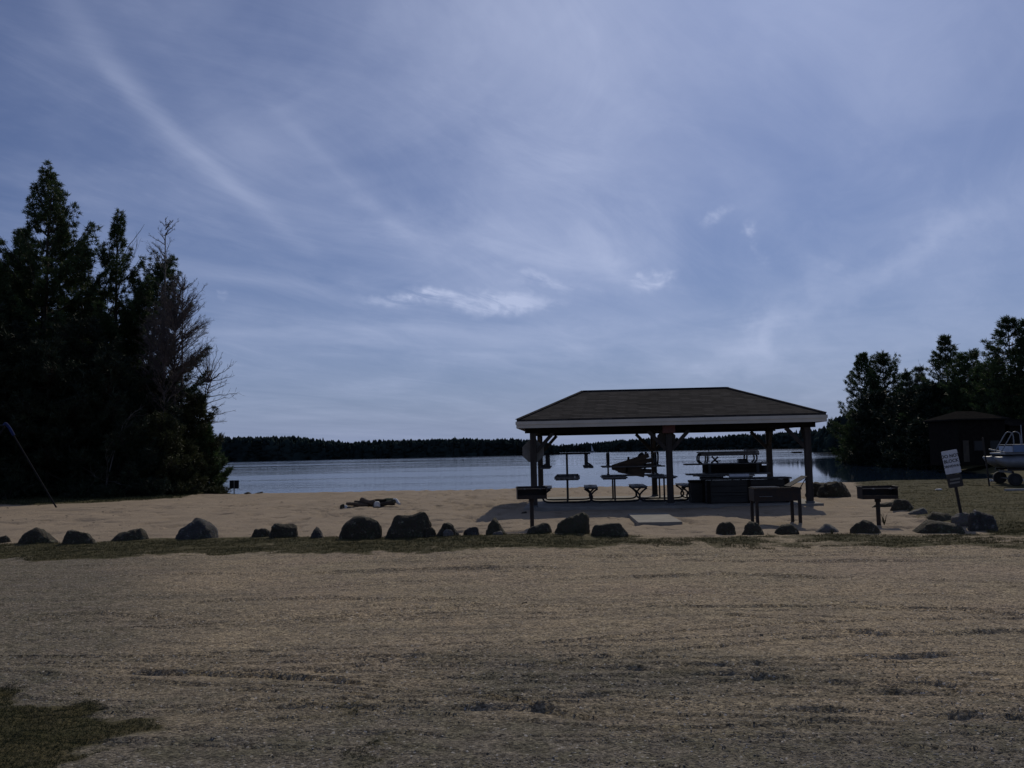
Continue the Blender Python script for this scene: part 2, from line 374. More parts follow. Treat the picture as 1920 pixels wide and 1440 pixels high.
def ground_z(x, y, detail=True):
    x = np.asarray(x, float); y = np.asarray(y, float)
    sdv = poly_sd(x, y, LAND)
    t = np.clip(sdv / 4.6, 0, 1); t = t * t * (3 - 2 * t)
    z = np.where(sdv > 0, WATER_Z + .8 * t, WATER_Z + np.maximum(sdv * .12, -3))
    z = z - .05 * np.where(sdv > 0, (1 - t), 0)
    # the left point and the right shore rise a little inland
    z = z + .35 * np.clip((-x - 12) / 20, 0, 1) * np.clip((y - 34) / 12, 0, 1) * t
    if detail:
        g, sand = masks(x, y)
        z = z + (fbm(x * .35, y * .35, 3) - .5) * .10 * np.clip(y / 10, 0, 1) * t
        z = z + sand * ((fbm(x * 2.2, y * 2.2, 5) - .5) * .08 - .5 * np.clip(fbm(x * 2.6, y * 2.6, 31, 2) - .60, 0, 1)) * t
        z = z + g * (fbm(x * 5, y * 5, 7) - .5) * .06 + g * .015
        lot = 1 - sand
        z = z + lot * ((fbm(x * 1.2, y * 4, 9) - .5) * .030 + (fbm(x * 9, y * 9, 10) - .5) * .018)
        r = np.zeros(x.shape)
        for q_, (P, dep, w) in enumerate(RUTS):
            dep = dep * (1.0 if q_ < NR else .5); w = w * (.40 if q_ < NR else .5)
            xs = P[:, 0]; m = (x > xs[0]) & (x < xs[-1]) & (y > P[:, 1].min() - .6) & (y < P[:, 1].max() + .6)
            if not m.any(): continue
            X_, Y_ = x[m], y[m]; dd = Y_ - np.interp(X_, xs, P[:, 1]) + (fbm(X_ * 2.2, 0 * Y_ + dep * 999, 23) - .5) * .07
            a = np.clip((X_ - xs[0]) / .5, 0, 1) * np.clip((xs[-1] - X_) / .5, 0, 1); br = (.55 + .6 * fbm(X_ * 1.4, Y_ * 1.5, 21)) * (.8 + .4 * vn(X_ * 12, Y_ * 12, 24)) if q_ < NR else np.clip((fbm(X_ * .9, Y_ * 1.5, 21) - .1) * 3.0, 0, 1.0)
            up_ = np.clip(dd / (w * .55) + .5, 0, 1); r[m] += a * br * dep * np.where(dd > 0, (up_ * 1.5 - .5) * np.exp(-(dd / (w * 3.2)) ** 2), (-.5 + up_) * np.exp(-(dd / (w * 1.6)) ** 2))
        z = z + lot * r
    return z
def rut(pts, dep, w):
    P = pxline(pts); P = P[np.argsort(P[:, 0])]; return (P, dep, w)
RUTS = [rut([(220, 1256), (430, 1262), (600, 1272), (760, 1292)], .04, .05), rut([(370, 1286), (480, 1291), (600, 1300)], .025, .05),
        rut([(815, 1300), (930, 1312), (1080, 1342), (1180, 1360)], .04, .05), rut([(1240, 1378), (1360, 1408), (1480, 1436)], .035, .05),
        rut([(1310, 1153), (1420, 1163), (1480, 1166)], .03, .09), rut([(1480, 1180), (1620, 1192), (1760, 1200)], .03, .1),
        rut([(1740, 1135), (1850, 1148), (1960, 1158)], .05, .12), rut([(1800, 1228), (1870, 1240), (1990, 1262)], .05, .08),
        rut([(1500, 1232), (1700, 1235), (1900, 1225)], .03, .08), rut([(1840, 1095), (1900, 1100), (2000, 1112)], .06, .12),
        rut([(1000, 1214), (1100, 1217), (1220, 1214)], .02, .09), rut([(560, 1290), (700, 1310), (800, 1318)], .02, .05),
        rut([(1640, 1100), (1760, 1112), (1830, 1120)], .035, .14), rut([(300, 1130), (600, 1118), (950, 1122)], .022, .16),
        rut([(1050, 1085), (1350, 1078), (1600, 1086)], .025, .2), rut([(0, 1160), (200, 1150), (420, 1165)], .02, .12),
        rut([(600, 1330), (680, 1340), (760, 1352)], .02, .04), rut([(1160, 1255), (1400, 1245), (1560, 1262)], .02, .08),
        rut([(560, 1072), (800, 1066), (1100, 1064)], .03, .2), rut([(1240, 1048), (1500, 1056), (1800, 1052)], .03, .25)]
NR = len(RUTS)
_rr = np.random.RandomState(12)
for _k in range(70):
    _y0 = 5.0 * (2.75 ** _rr.rand()); _x0 = _rr.uniform(-.55, .65) * _y0; _L = _rr.uniform(1.2, 4.2) * (.5 + _y0 / 9); _m = _rr.uniform(-.32, .10); _q = _rr.uniform(-.05, .04)
    _t = np.linspace(-_L, _L, 12); RUTS.append((np.stack([_x0 + _t, _y0 + _m * _t + _q * _t * _t], 1), _rr.uniform(.010, .024) * (.7 + _y0 / 18), _rr.uniform(.03, .07) * (.6 + _y0 / 14)))
def axis(segs):
    out = []
    for a, b, s in segs: out += list(np.arange(a, b, s))
    return np.array(out)
def build_ground():
    xs = axis([(-500, -100, 40), (-100, -40, 6), (-40, -14, 1), (-14, -6, .16), (-6, 6.5, .035), (6.5, 14, .12), (14, 40, .8), (40, 120, 5), (120, 541, 35)])
    ys = axis([(-300, -20, 35), (-20, 2, 2), (2, 3.6, .3), (3.6, 9, .022), (9, 13, .05), (13, 19, .07), (19, 30, .14), (30, 50, .3), (50, 130, 2), (130, 440, 12)])
    X, Y = np.meshgrid(xs, ys); x = X.ravel(); y = Y.ravel()
    z = ground_z(x, y); g, s = masks(x, y)
    coarse_vignette = np.clip((8.2 - y + (fbm(x * .7, y * .9, 61) - .5) * 6 + np.clip(-x - 1.5, 0, 3) * .6) / 3.2, 0, 1)  # grey coarse gravel nearby, with some lens vignette painted into its darker tone
    coarse_vignette = np.maximum(coarse_vignette, .8 * np.clip((-x - .30 * y + (fbm(x * .5, y * .6, 62) - .5) * 4) / 2.5, 0, 1)) * (1 - s)  # left side: mostly lens vignette painted as darker ground colour
    nx = len(xs); ny = len(ys)
    i = np.arange(nx - 1)[None, :] + np.arange(ny - 1)[:, None] * nx; i = i.ravel()
    F = np.stack([i, i + 1, i + 1 + nx, i + nx], 1)
    m = bpy.data.materials.new('ground_surface'); m.use_nodes = True; nt = m.node_tree; b = nt.nodes['Principled BSDF']
    co = N(nt, 'ShaderNodeTexCoord').outputs['Object']
    ga = N(nt, 'ShaderNodeAttribute', attribute_name='grass').outputs['Fac']; sa = N(nt, 'ShaderNodeAttribute', attribute_name='sand').outputs['Fac']
    vo = N(nt, 'ShaderNodeTexVoronoi', ins={'Vector': co, 'Scale': 75.0}); vo2 = N(nt, 'ShaderNodeTexVoronoi', ins={'Vector': co, 'Scale': 28.0, 'Randomness': 1.0})
    nb = noise(nt, co, .55, 5, .6); nm = noise(nt, co, 3.5, 5, .65); nf = noise(nt, co, 45, 4, .7)
    nst = noise(nt, N(nt, 'ShaderNodeMapping', ins={'Vector': co, 'Scale': (.25, 1.6, 1)}).outputs[0], 1.6, 5, .65, .4)
    grav = mixc(nt, sstep(nt, nb, .35, .65), (.35, .285, .185), (.39, .305, .20))
    grav = mixc(nt, sstep(nt, nm, .42, .68), grav, (.30, .242, .168))
    grav = mixc(nt, mth(nt, 'MULTIPLY', sstep(nt, nst, .50, .66), .45), grav, (.165, .140, .105))
    nst2 = noise(nt, N(nt, 'ShaderNodeMapping', ins={'Vector': co, 'Scale': (.5, 5.0, 1), 'Rotation': (0, 0, .12)}).outputs[0], 1.3, 5, .7, .5)
    grav = mixc(nt, mth(nt, 'MULTIPLY', sstep(nt, nst2, .56, .70), .45), grav, (.125, .105, .080))
    nbig = noise(nt, co, .28, 4, .6, .5)
    grav = mixc(nt, mth(nt, 'MULTIPLY', sstep(nt, nbig, .5, .66), .45), grav, (.32, .248, .185))
    cellv = N(nt, 'ShaderNodeSeparateColor', ins={0: vo.outputs['Color']}).outputs[0]
    cell2 = N(nt, 'ShaderNodeSeparateColor', ins={0: vo2.outputs['Color']}).outputs[1]
    gr = mth(nt, 'ADD', .42, mth(nt, 'MULTIPLY', cellv, 1.16)); gr2 = mth(nt, 'ADD', .75, mth(nt, 'MULTIPLY', cell2, .5))
    ca = N(nt, 'ShaderNodeAttribute', attribute_name='coarse_vignette').outputs['Fac']
    cg = mixc(nt, sstep(nt, nm, .4, .62), (.158, .142, .114), (.122, .116, .080))
    grav = mixc(nt, mth(nt, 'MULTIPLY', ca, .85), grav, cg)
    k = mth(nt, 'MULTIPLY', gr, gr2)
    k = mth(nt, 'MULTIPLY', k, .83)
    kc = N(nt, 'ShaderNodeCombineColor', ins={0: k, 1: k, 2: k}).outputs[0]
    grav = mixc(nt, 1.0, grav, kc, 'MULTIPLY')
    pale = mth(nt, 'GREATER_THAN', cellv, .985); grav = mixc(nt, mth(nt, 'MULTIPLY', pale, .7), grav, (.42, .40, .37))
    sand = mixc(nt, sstep(nt, nb, .3, .7), (.29, .232, .165), (.34, .27, .19))
    sand = mixc(nt, mth(nt, 'MULTIPLY', sstep(nt, nm, .5, .75), .45), sand, (.22, .178, .135))
    sand = mixc(nt, mth(nt, 'MULTIPLY', sstep(nt, nf, .55, .8), .35), sand, (.18, .145, .11))
    grass = mixc(nt, sstep(nt, nm, .35, .65), (.058, .054, .022), (.095, .080, .038))
    grass = mixc(nt, sstep(nt, nf, .5, .75), grass, (.036, .038, .016))
    base = mixc(nt, sstep(nt, mth(nt, 'ADD', sa, mth(nt, 'MULTIPLY', mth(nt, 'SUBTRACT', nm, .5), .5)), .3, .7), grav, sand)
    gm = sstep(nt, mth(nt, 'ADD', ga, mth(nt, 'MULTIPLY', mth(nt, 'SUBTRACT', mth(nt, 'ADD', mth(nt, 'MULTIPLY', nm, .6), mth(nt, 'MULTIPLY', nf, .4)), .5), 1.1)), .43, .68)
    col = mixc(nt, gm, base, grass)
    nt.links.new(col, b.inputs['Base Color']); b.inputs['Roughness'].default_value = .95; b.inputs['Specular IOR Level'].default_value = .12
    hg = mth(nt, 'ADD', mth(nt, 'MULTIPLY', mth(nt, 'SUBTRACT', 1.0, vo.outputs['Distance']), .5), mth(nt, 'ADD', mth(nt, 'MULTIPLY', mth(nt, 'SUBTRACT', 1.0, vo2.outputs['Distance']), .8), nf))
    bn = N(nt, 'ShaderNodeBump', ins={'Height': hg, 'Strength': .75, 'Distance': .014})
    nb2 = N(nt, 'ShaderNodeBump', ins={'Height': noise(nt, co, 6, 5, .62), 'Strength': .6, 'Distance': .06, 'Normal': bn.outputs[0]})
    nt.links.new(nb2.outputs[0], b.inputs['Normal'])
    o = mesh_obj('ground', np.stack([x, y, z], 1), F, m, smooth=True, attrs={'grass': g, 'sand': s, 'coarse_vignette': coarse_vignette}); struct(o)
build_ground()

def build_water():
    m = bpy.data.materials.new('lake_water'); m.use_nodes = True; nt = m.node_tree; b = nt.nodes['Principled BSDF']
    co = N(nt, 'ShaderNodeTexCoord').outputs['Object']
    b.inputs['Base Color'].default_value = (.012, .026, .05, 1); b.inputs['Roughness'].default_value = .08; b.inputs['IOR'].default_value = 1.33
    mp = N(nt, 'ShaderNodeMapping', ins={'Vector': co, 'Scale': (.45, 1, 1)}).outputs[0]
    w1 = noise(nt, mp, 1.8, 5, .6, .3); w2 = noise(nt, mp, .32, 4, .6)
    calm = noise(nt, N(nt, 'ShaderNodeMapping', ins={'Vector': co, 'Scale': (.006, .035, 1), 'Rotation': (0, 0, .05)}).outputs[0], 1.0, 5, .6, .6)
    spw = N(nt, 'ShaderNodeSeparateXYZ', ins={0: co}); lee = mth(nt, 'SUBTRACT', 1.0, mth(nt, 'MULTIPLY', sstep(nt, spw.outputs[0], 12, 26), mth(nt, 'SUBTRACT', 1.0, sstep(nt, spw.outputs[1], 120, 220))))
    amp = mth(nt, 'MULTIPLY', mth(nt, 'ADD', .45, mth(nt, 'MULTIPLY', sstep(nt, calm, .42, .60), .35)), mth(nt, 'ADD', .03, mth(nt, 'MULTIPLY', lee, .97)))
    bn = N(nt, 'ShaderNodeBump', ins={'Height': mth(nt, 'ADD', mth(nt, 'MULTIPLY', w1, .5), w2), 'Strength': amp, 'Distance': .08})
    nt.links.new(bn.outputs[0], b.inputs['Normal'])
    rr = mth(nt, 'ADD', .03, mth(nt, 'MULTIPLY', mth(nt, 'MULTIPLY', sstep(nt, calm, .42, .60), .12), lee)); nt.links.new(rr, b.inputs['Roughness'])
    S = 6000
    o = mesh_obj('lake_water', [(-S, 30, WATER_Z), (S, 30, WATER_Z), (S, S, WATER_Z), (-S, S, WATER_Z)], [(0, 1, 2, 3)], m); struct(o)
build_water()
def gz(x, y): return float(ground_z(np.array([x]), np.array([y]))[0])
def GP(px, py):
    p = G(px, py); p[2] = gz(p[0], p[1]); return p

# ------------------------------------------------------------------ pavilion
PAV_ROT = rad(-4)
pc = G(1258, 951); PAVC = np.array([pc[0] + math.sin(rad(4)) * 2.4, pc[1] + math.cos(rad(4)) * 2.4, 0.0])
def PV(x, y, z=0): # pavilion local to world
    c, s = math.cos(PAV_ROT), math.sin(PAV_ROT); return np.array([PAVC[0] + x * c - y * s, PAVC[1] + x * s + y * c, z])
def shingle_mat():
    m = bpy.data.materials.new('asphalt_shingles'); m.use_nodes = True; nt = m.node_tree; b = nt.nodes['Principled BSDF']
    co = N(nt, 'ShaderNodeTexCoord').outputs['Object']
    # courses follow height, so use (x+y, z)
    sp = N(nt, 'ShaderNodeSeparateXYZ', ins={0: co}); v = N(nt, 'ShaderNodeCombineXYZ', ins={0: mth(nt, 'ADD', sp.outputs[0], sp.outputs[1]), 1: sp.outputs[2], 2: 0.0}).outputs[0]
    br = N(nt, 'ShaderNodeTexBrick', offset=.5, ins={'Vector': v, 'Color1': (.080, .074, .070, 1), 'Color2': (.032, .031, .031, 1), 'Mortar': (.012, .012, .012, 1), 'Scale': 1.0, 'Mortar Size': .006, 'Brick Width': .30, 'Row Height': .045, 'Bias': 0.0})
    n = noise(nt, co, 3, 5, .6); col = mixc(nt, sstep(nt, n, .35, .7), br.outputs[0], mixc(nt, .5, br.outputs[0], (.050, .046, .043)))
    nt.links.new(col, b.inputs['Base Color']); b.inputs['Roughness'].default_value = 1.0; b.inputs['Specular IOR Level'].default_value = .02
    bn = N(nt, 'ShaderNodeBump', ins={'Height': mth(nt, 'ADD', br.outputs['Fac'], noise(nt, co, 60, 3, .6)), 'Strength': .5, 'Distance': .012}); nt.links.new(bn.outputs[0], b.inputs['Normal'])
    return m
M['shingle'] = shingle_mat()
def build_pavilion():
    r = empty('picnic_pavilion', PAVC, PAV_ROT, 'open picnic shelter with brown shingled hip roof on timber posts', 'picnic shelter')
    W, Dp, ov = 3.73, 2.4, .42
    ex, ey = W + ov, Dp + ov
    ze, zr, rl0, rl1 = 2.47, 3.40, -2.28, 2.02
    # shingle roof: hip shell 5 cm thick
    def hip(dz): return [(-ex, -ey, ze + dz), (ex, -ey, ze + dz), (ex, ey, ze + dz), (-ex, ey, ze + dz), (rl0, 0, zr + dz), (rl1, 0, zr + dz)]
    V = hip(0) + hip(-.05)
    F = [(0, 1, 5, 4), (1, 2, 5), (2, 3, 4, 5), (3, 0, 4), (7, 6, 10, 11), (8, 7, 11), (9, 8, 11, 10), (6, 9, 10), (0, 6, 7, 1), (1, 7, 8, 2), (2, 8, 9, 3), (3, 9, 6, 0)]
    roof = mesh_obj('roof', V, F, M['shingle'], r)
    cap = MB()
    cap.bar((rl0, 0, zr + .006), (rl1, 0, zr + .006), .16, .02)
    for (x, y) in ((-ex, -ey), (ex, -ey), (ex, ey), (-ex, ey)):
        cap.bar((x * .995, y * .995, ze + .012), (rl0 if x < 0 else rl1, 0, zr + .008), .14, .018)
    cap.build('ridge_cap', M['shingle'], roof)
    f = MB(); t = .03
    for z0, z1, o in ((2.235, 2.33, -.02), (2.33, 2.418, .0)):
        a, b = ex + o, ey + o
        f.box(-a, a, -b - t, -b, z0, z1); f.box(-a, a, b, b + t, z0, z1)
        f.box(-a - t, -a, -b - t, b + t, z0, z1); f.box(a, a + t, -b - t, b + t, z0, z1)
    f.build('fascia', M['fascia'], roof)
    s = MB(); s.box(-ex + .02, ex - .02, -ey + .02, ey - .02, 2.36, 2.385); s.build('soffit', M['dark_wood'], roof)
    hb = 2.1
    for y in (-Dp, Dp):
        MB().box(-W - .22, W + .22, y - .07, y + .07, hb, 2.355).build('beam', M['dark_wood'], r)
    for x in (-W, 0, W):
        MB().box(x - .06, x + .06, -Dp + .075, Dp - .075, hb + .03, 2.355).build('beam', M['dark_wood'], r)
    for y in (-Dp, Dp):
        for x in (-W, 0, W):
            p = MB().box(x - .085, x + .085, y - .085, y + .085, .06, hb - .002, bev=.012).build('post', M['wood'], r)
            MB().box(x - .10, x + .10, y - .10, y + .10, .055, .11).build('base_plate', M['galv'], p)
            for sx in (-1, 1):
                if (x < 0 and sx < 0) or (x > 0 and sx > 0): continue
                MB().bar((x + sx * .07, y, hb - .53), (x + sx * .56, y, hb - .004), .09, .10).build('brace', M['wood'], r)
            sy = 1 if y < 0 else -1
            MB().bar((x, y + sy * .07, hb - .45), (x, y + sy * .52, hb - .004), .08, .09).build('brace', M['wood'], r)
    sl = MB(); sl.box(-W - .28, W + .28, -Dp - .30, Dp + .30, -.12, .06); sl.build('floor_slab', M['concrete'], r)
build_pavilion()

def octagon(name, w, thick, mat, parent=None):
    b = MB(); R = w / 2 / math.cos(math.pi / 8)
    pts = [(R * math.cos(math.pi / 8 + k * math.pi / 4), R * math.sin(math.pi / 8 + k * math.pi / 4)) for k in range(8)]
    b.add([(x, -thick / 2, z) for x, z in pts] + [(x, thick / 2, z) for x, z in pts], [tuple(range(8)), tuple(range(15, 7, -1))] + [(i, 8 + i, 8 + (i + 1) % 8, (i + 1) % 8) for i in range(8)])
    return b.build(name, mat, parent)
def post_signs():
    p = PV(-3.74, -2.29, 1.60); r = empty('octagonal_sign', p, PAV_ROT, 'grey octagonal sign fixed behind the left front pavilion post', 'sign')
    octagon('panel', .60, .008, M['sign_back'], r)
    [MB().tube([(0, -.012, z), (0, .012, z)], .012).build('bolt', M['galv'], r) for z in (-.2, .2)]
    p = PV(-.05, -2.30, 1.86); r = empty('octagonal_sign', p, PAV_ROT, 'dark brown octagonal board on the middle front pavilion post', 'sign')
    octagon('panel', .50, .02, M['brown_board'], r)
    [MB().tube([(0, -.018, z), (0, .018, z)], .012).build('bolt', M['galv'], r) for z in (-.2, .2)]
    p = PV(0, -2.52, 2.16); r = empty('notice_box', p, PAV_ROT, 'faded red square box on the beam over the middle front post', 'box')
    MB().box(-.17, .17, -.06, .045, -.14, .10, bev=.01).build('case', M['red_box'], r)
    MB().box(-.19, .19, -.08, .047, .10, .12).build('lid', M['brown_board'], r)
post_signs()

# concrete pad in front of the shelter
_a = G(1197, 979.5, .05); _w = (G(1278, 977.5, .05)[0] - _a[0]); pad = MB(); pad.box(0, _w, 0, 2.65, -.1, .05, bev=0)
po = pad.build('concrete_pad', M['concrete']); po.location = (_a[0], _a[1], 0); po.rotation_euler = (0, 0, rad(-2.6))
tag(po, 'pale flat concrete slab lying on the sand before the picnic shelter', 'slab')

# ------------------------------------------------------------------ picnic tables
def make_table(straight=False, planks='plank'):
    r = empty('picnic_table', (0, 0, 0)); L = .92
    t = MB()
    for i in range(5):
        x = -.375 + i * .152; t.box(x, x + .142, -L, L, .70, .738, bev=.006)
    t.build('tabletop', M[planks], r)
    for s in (-1, 1):
        bch = MB()
        for i in range(2):
            x = s * .64 - .14 + i * .145; bch.box(x, x + .135, -L, L, .43, .466, bev=.006)
        bch.build('bench', M[planks], r)
    for y in (-.72, .72):
        f = MB(); rr = .026
        f.tube([(0, y, .03), (0, y, .668)], rr)
        f.box(-.34, .34, y - .03, y + .03, .665, .699)
        if straight:
            f.tube([(-.70, y, .03), (.70, y, .03)], rr)
            for s in (-1, 1):
                f.box(s * .58 - .045, s * .58 + .045, y - .03, y + .03, .05, .395)
                f.bar((s * .58, y, .30), (s * .74, y, .40), .05); f.box(min(s * .48, s * .78), max(s * .48, s * .78), y - .03, y + .03, .395, .429)
        else:
            pts = []
            for s in (-1, 1):
                half = curve([(s * .50, y, .405), (s * .62, y, .32), (s * .715, y, .20), (s * .715, y, .11), (s * .63, y, .045), (s * .45, y, .03)], 4)
                pts.append(half)
            full = pts[0] + [np.array((0, y, .03))] + pts[1][::-1]
            f.tube(full, rr)
            for s in (-1, 1): f.box(min(s * .50, s * .77), max(s * .50, s * .77), y - .03, y + .03, .398, .429)
        f.build('leg_frame', M['frame_steel'], r, smooth=False)
    return r
TZ = .06
GT = 'picnic tables standing in a row under the shelter'
def place(t, x, y, z, rx=0, ry=0, rz=0, label='', group=GT):
    p = PV(x, y, z); t.location = tuple(p)
    t.rotation_euler = (Matrix.Rotation(PAV_ROT + rz, 3, 'Z') @ Matrix.Rotation(rx, 3, 'X') @ Matrix.Rotation(ry, 3, 'Y')).to_euler()
    tag(t, label, 'picnic table', group); return t
def LX(px, d):
    """pavilion-local x of a pixel column at distance d"""
    w = D(px, 846, d); c, q = math.cos(-PAV_ROT), math.sin(-PAV_ROT); dx, dy = w[0] - PAVC[0], w[1] - PAVC[1]
    return dx * c - dy * q
def tables():
    t0 = make_table(); t1 = make_table(True)
    TX = []
    for px in (1062, 1151, 1243, 1331): # posts of the near frames, surveyed on the slab
        TX.append(LX(px, 25.9))
    y0 = 26.6 - PAVC[1]
    names = ['grey picnic table end-on, standing first from the left post under the shelter', 'grey picnic table end-on, second from the left, under the tipped brown table',
             'grey picnic table end-on, third from the left, behind the middle front post', 'grey picnic table end-on, fourth from the left, half hidden by the board counter']
    for i, x in enumerate(TX):
        t = t0 if i == 0 else copy_tree(t0); place(t, x, y0, TZ, label=names[i])
    z2 = TZ + .738 + .739
    place(t1, TX[0], y0, z2, ry=math.pi, label='upside-down picnic table with its legs in the air on the leftmost table', group='picnic tables stacked on other tables')
    # upside-down across tables two and three
    t = copy_tree(t0); place(t, LX(1187, 26), y0 + .05, TZ + .738 + .742, rx=math.pi, rz=rad(90), label='upside-down picnic table laid crosswise on the second and third tables', group='picnic tables stacked on other tables')
    t = copy_tree(t0); place(t, TX[3] + .86, y0 + .1, TZ, label='grey picnic table end-on, last on the right, behind the board counter')
    return TX, y0
TX, TY0 = tables()

def clutter():
    zt = TZ + .738
    # loose brown tabletop leaning on the upside-down table
    x0 = LX(1152, 25.3); w = LX(1222, 25.3) - x0
    r = empty('loose_tabletop', PV(x0, TY0 - .62, zt + .06), PAV_ROT, 'brown wedge-shaped loose tabletop leaning on the upside-down crosswise table', 'tabletop')
    b = MB()
    for k, (ang, x0_, x1_) in enumerate(((17, -.04, 1.02), (10, -.06, 1.10), (3, -.02, 1.12), (-5, .05, 1.04), (-12, .12, .86))):
        Mx = Matrix.Translation((0, k * .024, .24 - k * .02)) @ Matrix.Rotation(rad(-ang), 4, 'Y')
        b.box(x0_ * w, x1_ * w, -.01, .01, -.065, .065, Mx)
    b.build('plank', M['brown_plank'], r)
    [MB().bar(p_, q_, .06, .03).build('batten', M['dark_wood'], r) for p_, q_ in (((.35 * w, .03, .06), (.42 * w, .06, .52)), ((.85 * w, .03, .12), (.90 * w, .06, .66)))]
    # dark bundle on it
    bm = boulder_mesh(.24, .15, .16, [(0, .3), (.3, .9), (.6, 1), (1, .3)], 77, .1)
    o = mesh_obj('bundle', *bm, M['black_paint'], smooth=True); o.location = tuple(PV(LX(1206, 25.5), TY0 - .45, 1.34)); o.rotation_euler = (0, 0, PAV_ROT)
    tag(o, 'small dark bundle lying on top of the wedge-shaped brown tabletop', 'bundle')
    for k, (px, h) in enumerate(((1212, .36), (1217, .40), (1221, .30))):
        pass
    # right stack: crate, planks, low bench on top
    yb = TY0 - .35
    def lab(n, lb, cat, x, y, z, grp=None): return empty(n, PV(x, y, z), PAV_ROT, lb, cat, grp)
    xa, xb = LX(1320, 26), LX(1424, 26)
    for z, lb, px0, px1, n in ((zt + .002, 'long dark plank under the black crate on the right stack', 1287, 1440, 0), (1.095, 'long dark plank over the black crate on the right stack', 1284, 1436, 1)):
        b = MB(); X0, X1 = LX(px0, 26), LX(px1, 26)
        for i in range(2): b.box(X0, X1, -.30 + i * .30, -.02 + i * .30, 0, .045, bev=.008)
        o = b.build('plank', M['plank']); o.location = tuple(PV(0, yb, z)); o.rotation_euler = (0, 0, PAV_ROT); tag(o, lb, 'plank')
    r = lab('crate', 'large black board crate sandwiched between two long planks', 'crate', (xa + xb) / 2, yb, zt + .05)
    hw = (xb - xa) / 2; b = MB()
    for i in range(2): b.box(-hw, hw, -.32, -.29, .02 + i * .125, .02 + i * .125 + .118, bev=.005); b.box(-hw, hw, .29, .32, .02 + i * .125, .02 + i * .125 + .118)
    b.box(-hw, -hw + .03, -.288, .288, .02, .24); b.box(hw - .03, hw, -.288, .288, .02, .24)
    b.build('side_boards', M['dark_wood'], r)
    b = MB(); b.box(-hw - .005, hw + .005, -.28, .28, .0, .018); b.box(-.9 * hw, -.8 * hw, -.335, -.322, .0, .25); b.box(.8 * hw, .9 * hw, -.335, -.322, .0, .25); b.build('frame', M['black_paint'], r)
    xa, xb = LX(1310, 26), LX(1420, 26); hw = (xb - xa) / 2
    r = lab('low_bench', 'low slatted bench with bent legs topmost on the right stack', 'bench', (xa + xb) / 2, yb, 1.142)
    b = MB()
    for i in range(4): b.box(-hw, hw, -.30 + i * .15, -.16 + i * .15, .30, .34, bev=.008)
    b.box(-hw + .05, hw, -.31, -.27, .22, .298); b.box(-hw + .05, hw, .25, .29, .22, .298)
    b.box(hw - .35, hw - .02, -.26, .2, .345, .40)
    b.build('seat', M['plank'], r)
    for x, dx in ((-hw + .06, -.06), (-hw + .22, .02), (hw - .12, .06), (hw - .32, -.02)):
        for y in (-.22, .18):
            b = MB(); b.tube(curve([(x, y, .30), (x + dx, y, .20), (x + dx, y, .08), (x - dx * .2, y, .0)], 3), .024); b.build('leg', M['frame_steel'], r)
    o = lab('metal_rod', 'thin dark rod standing up above the low bench', 'rod', LX(1331, 26), yb + .1, 1.16); MB().tube([(0, 0, 0), (.01, 0, .42)], .012).build('rod', M['frame_steel'], o)
    r = lab('camp_stool', 'small dark folded stool under the low bench', 'stool', LX(1342, 26), yb, 1.142)
    MB().bar((-.10, 0, .2), (.08, 0, 0), .045).bar((-.10, .12, 0), (.10, .12, .18), .045).build('leg', M['frame_steel'], r); MB().box(-.06, .14, -.05, .16, .05, .075).build('seat', M['dark_wood'], r)
    r = lab('bucket', 'round black bucket at the right end of the plank beside the crate', 'bucket', LX(1432, 26), yb, zt + .05)
    b = MB(); b.tube([(0, 0, 0), (0, 0, .20)], [.10, .125], 16); b.build('body', M['rubber'], r); b = MB(); b.tube([(.125 * math.cos(a), 0, .19 + .14 * math.sin(a)) for a in np.linspace(0, math.pi, 9)], .008, 6); b.build('handle', M['frame_steel'], r)
    r = lab('box', 'small dark box lying under the right end of the low bench', 'box', LX(1393, 26), yb, 1.142); MB().box(-.14, .10, -.12, .12, 0, .10, bev=.01).build('case', M['black_paint'], r); MB().box(-.15, .11, -.13, .13, .101, .115).build('lid', M['black_paint'], r)
    # board counter
    ya = -2.12; xa, xb = LX(1321, 24.3), LX(1478, 24.3)
    r = lab('board_counter', 'long counter of horizontal grey boards behind the big grill', 'counter', xa, ya, TZ)
    Lc = xb - xa; b = MB()
    for i, (z0, z1) in enumerate(((.02, .21), (.215, .29), (.30, .47), (.475, .64))): b.box(0, Lc, -.02 - .012 * (i % 2), .0 - .0, z0, z1, bev=.006)
    b.build('front_board', M['counter'], r)
    b = MB(); [b.box(x, x + .09, -.05, -.034, .0, .645) for x in (.05, Lc / 2, Lc - .14)]; b.box(0, .03, .003, .62, .02, .64); b.box(Lc - .03, Lc, .003, .62, .02, .64); b.box(0, Lc, .60, .63, .02, .62); b.build('corner_board', M['dark_wood'], r)
    b = MB(); b.box(-.05, Lc + .05, -.08, .34, .648, .69, bev=.008); b.box(-.05, Lc + .05, .35, .68, .648, .69, bev=.008); b.build('countertop', M['counter'], r)
    xa, xb = LX(1292, 25.2), LX(1320, 25.2)
    r = lab('storage_box', 'grey-green storage box at the left end of the board counter', 'box', (xa + xb) / 2, ya + .85, TZ)
    hw = (xb - xa) / 2; MB().box(-hw, hw, -.3, .3, .0, .56, bev=.015).build('body', M['counter'], r); MB().box(-hw - .015, hw + .015, -.32, .32, .562, .62, bev=.012).build('lid', M['dark_wood'], r)
    r = lab('gap_water_roll', 'white roll standing in for bright water seen over the board counter', 'paper roll', LX(1385, 24.6), ya + .3, TZ + .745)  # added white roll in place of the bright water showing through the gap
    b = MB(); b.tube([(-.27, 0, 0), (.27, 0, 0)], .05, 12); b.build('gap_water', M['white_paint'], r); b = MB(); b.tube([(.274, 0, 0), (.38, 0, -.01)], .028, 8); b.build('tube_end', M['ash'], r)

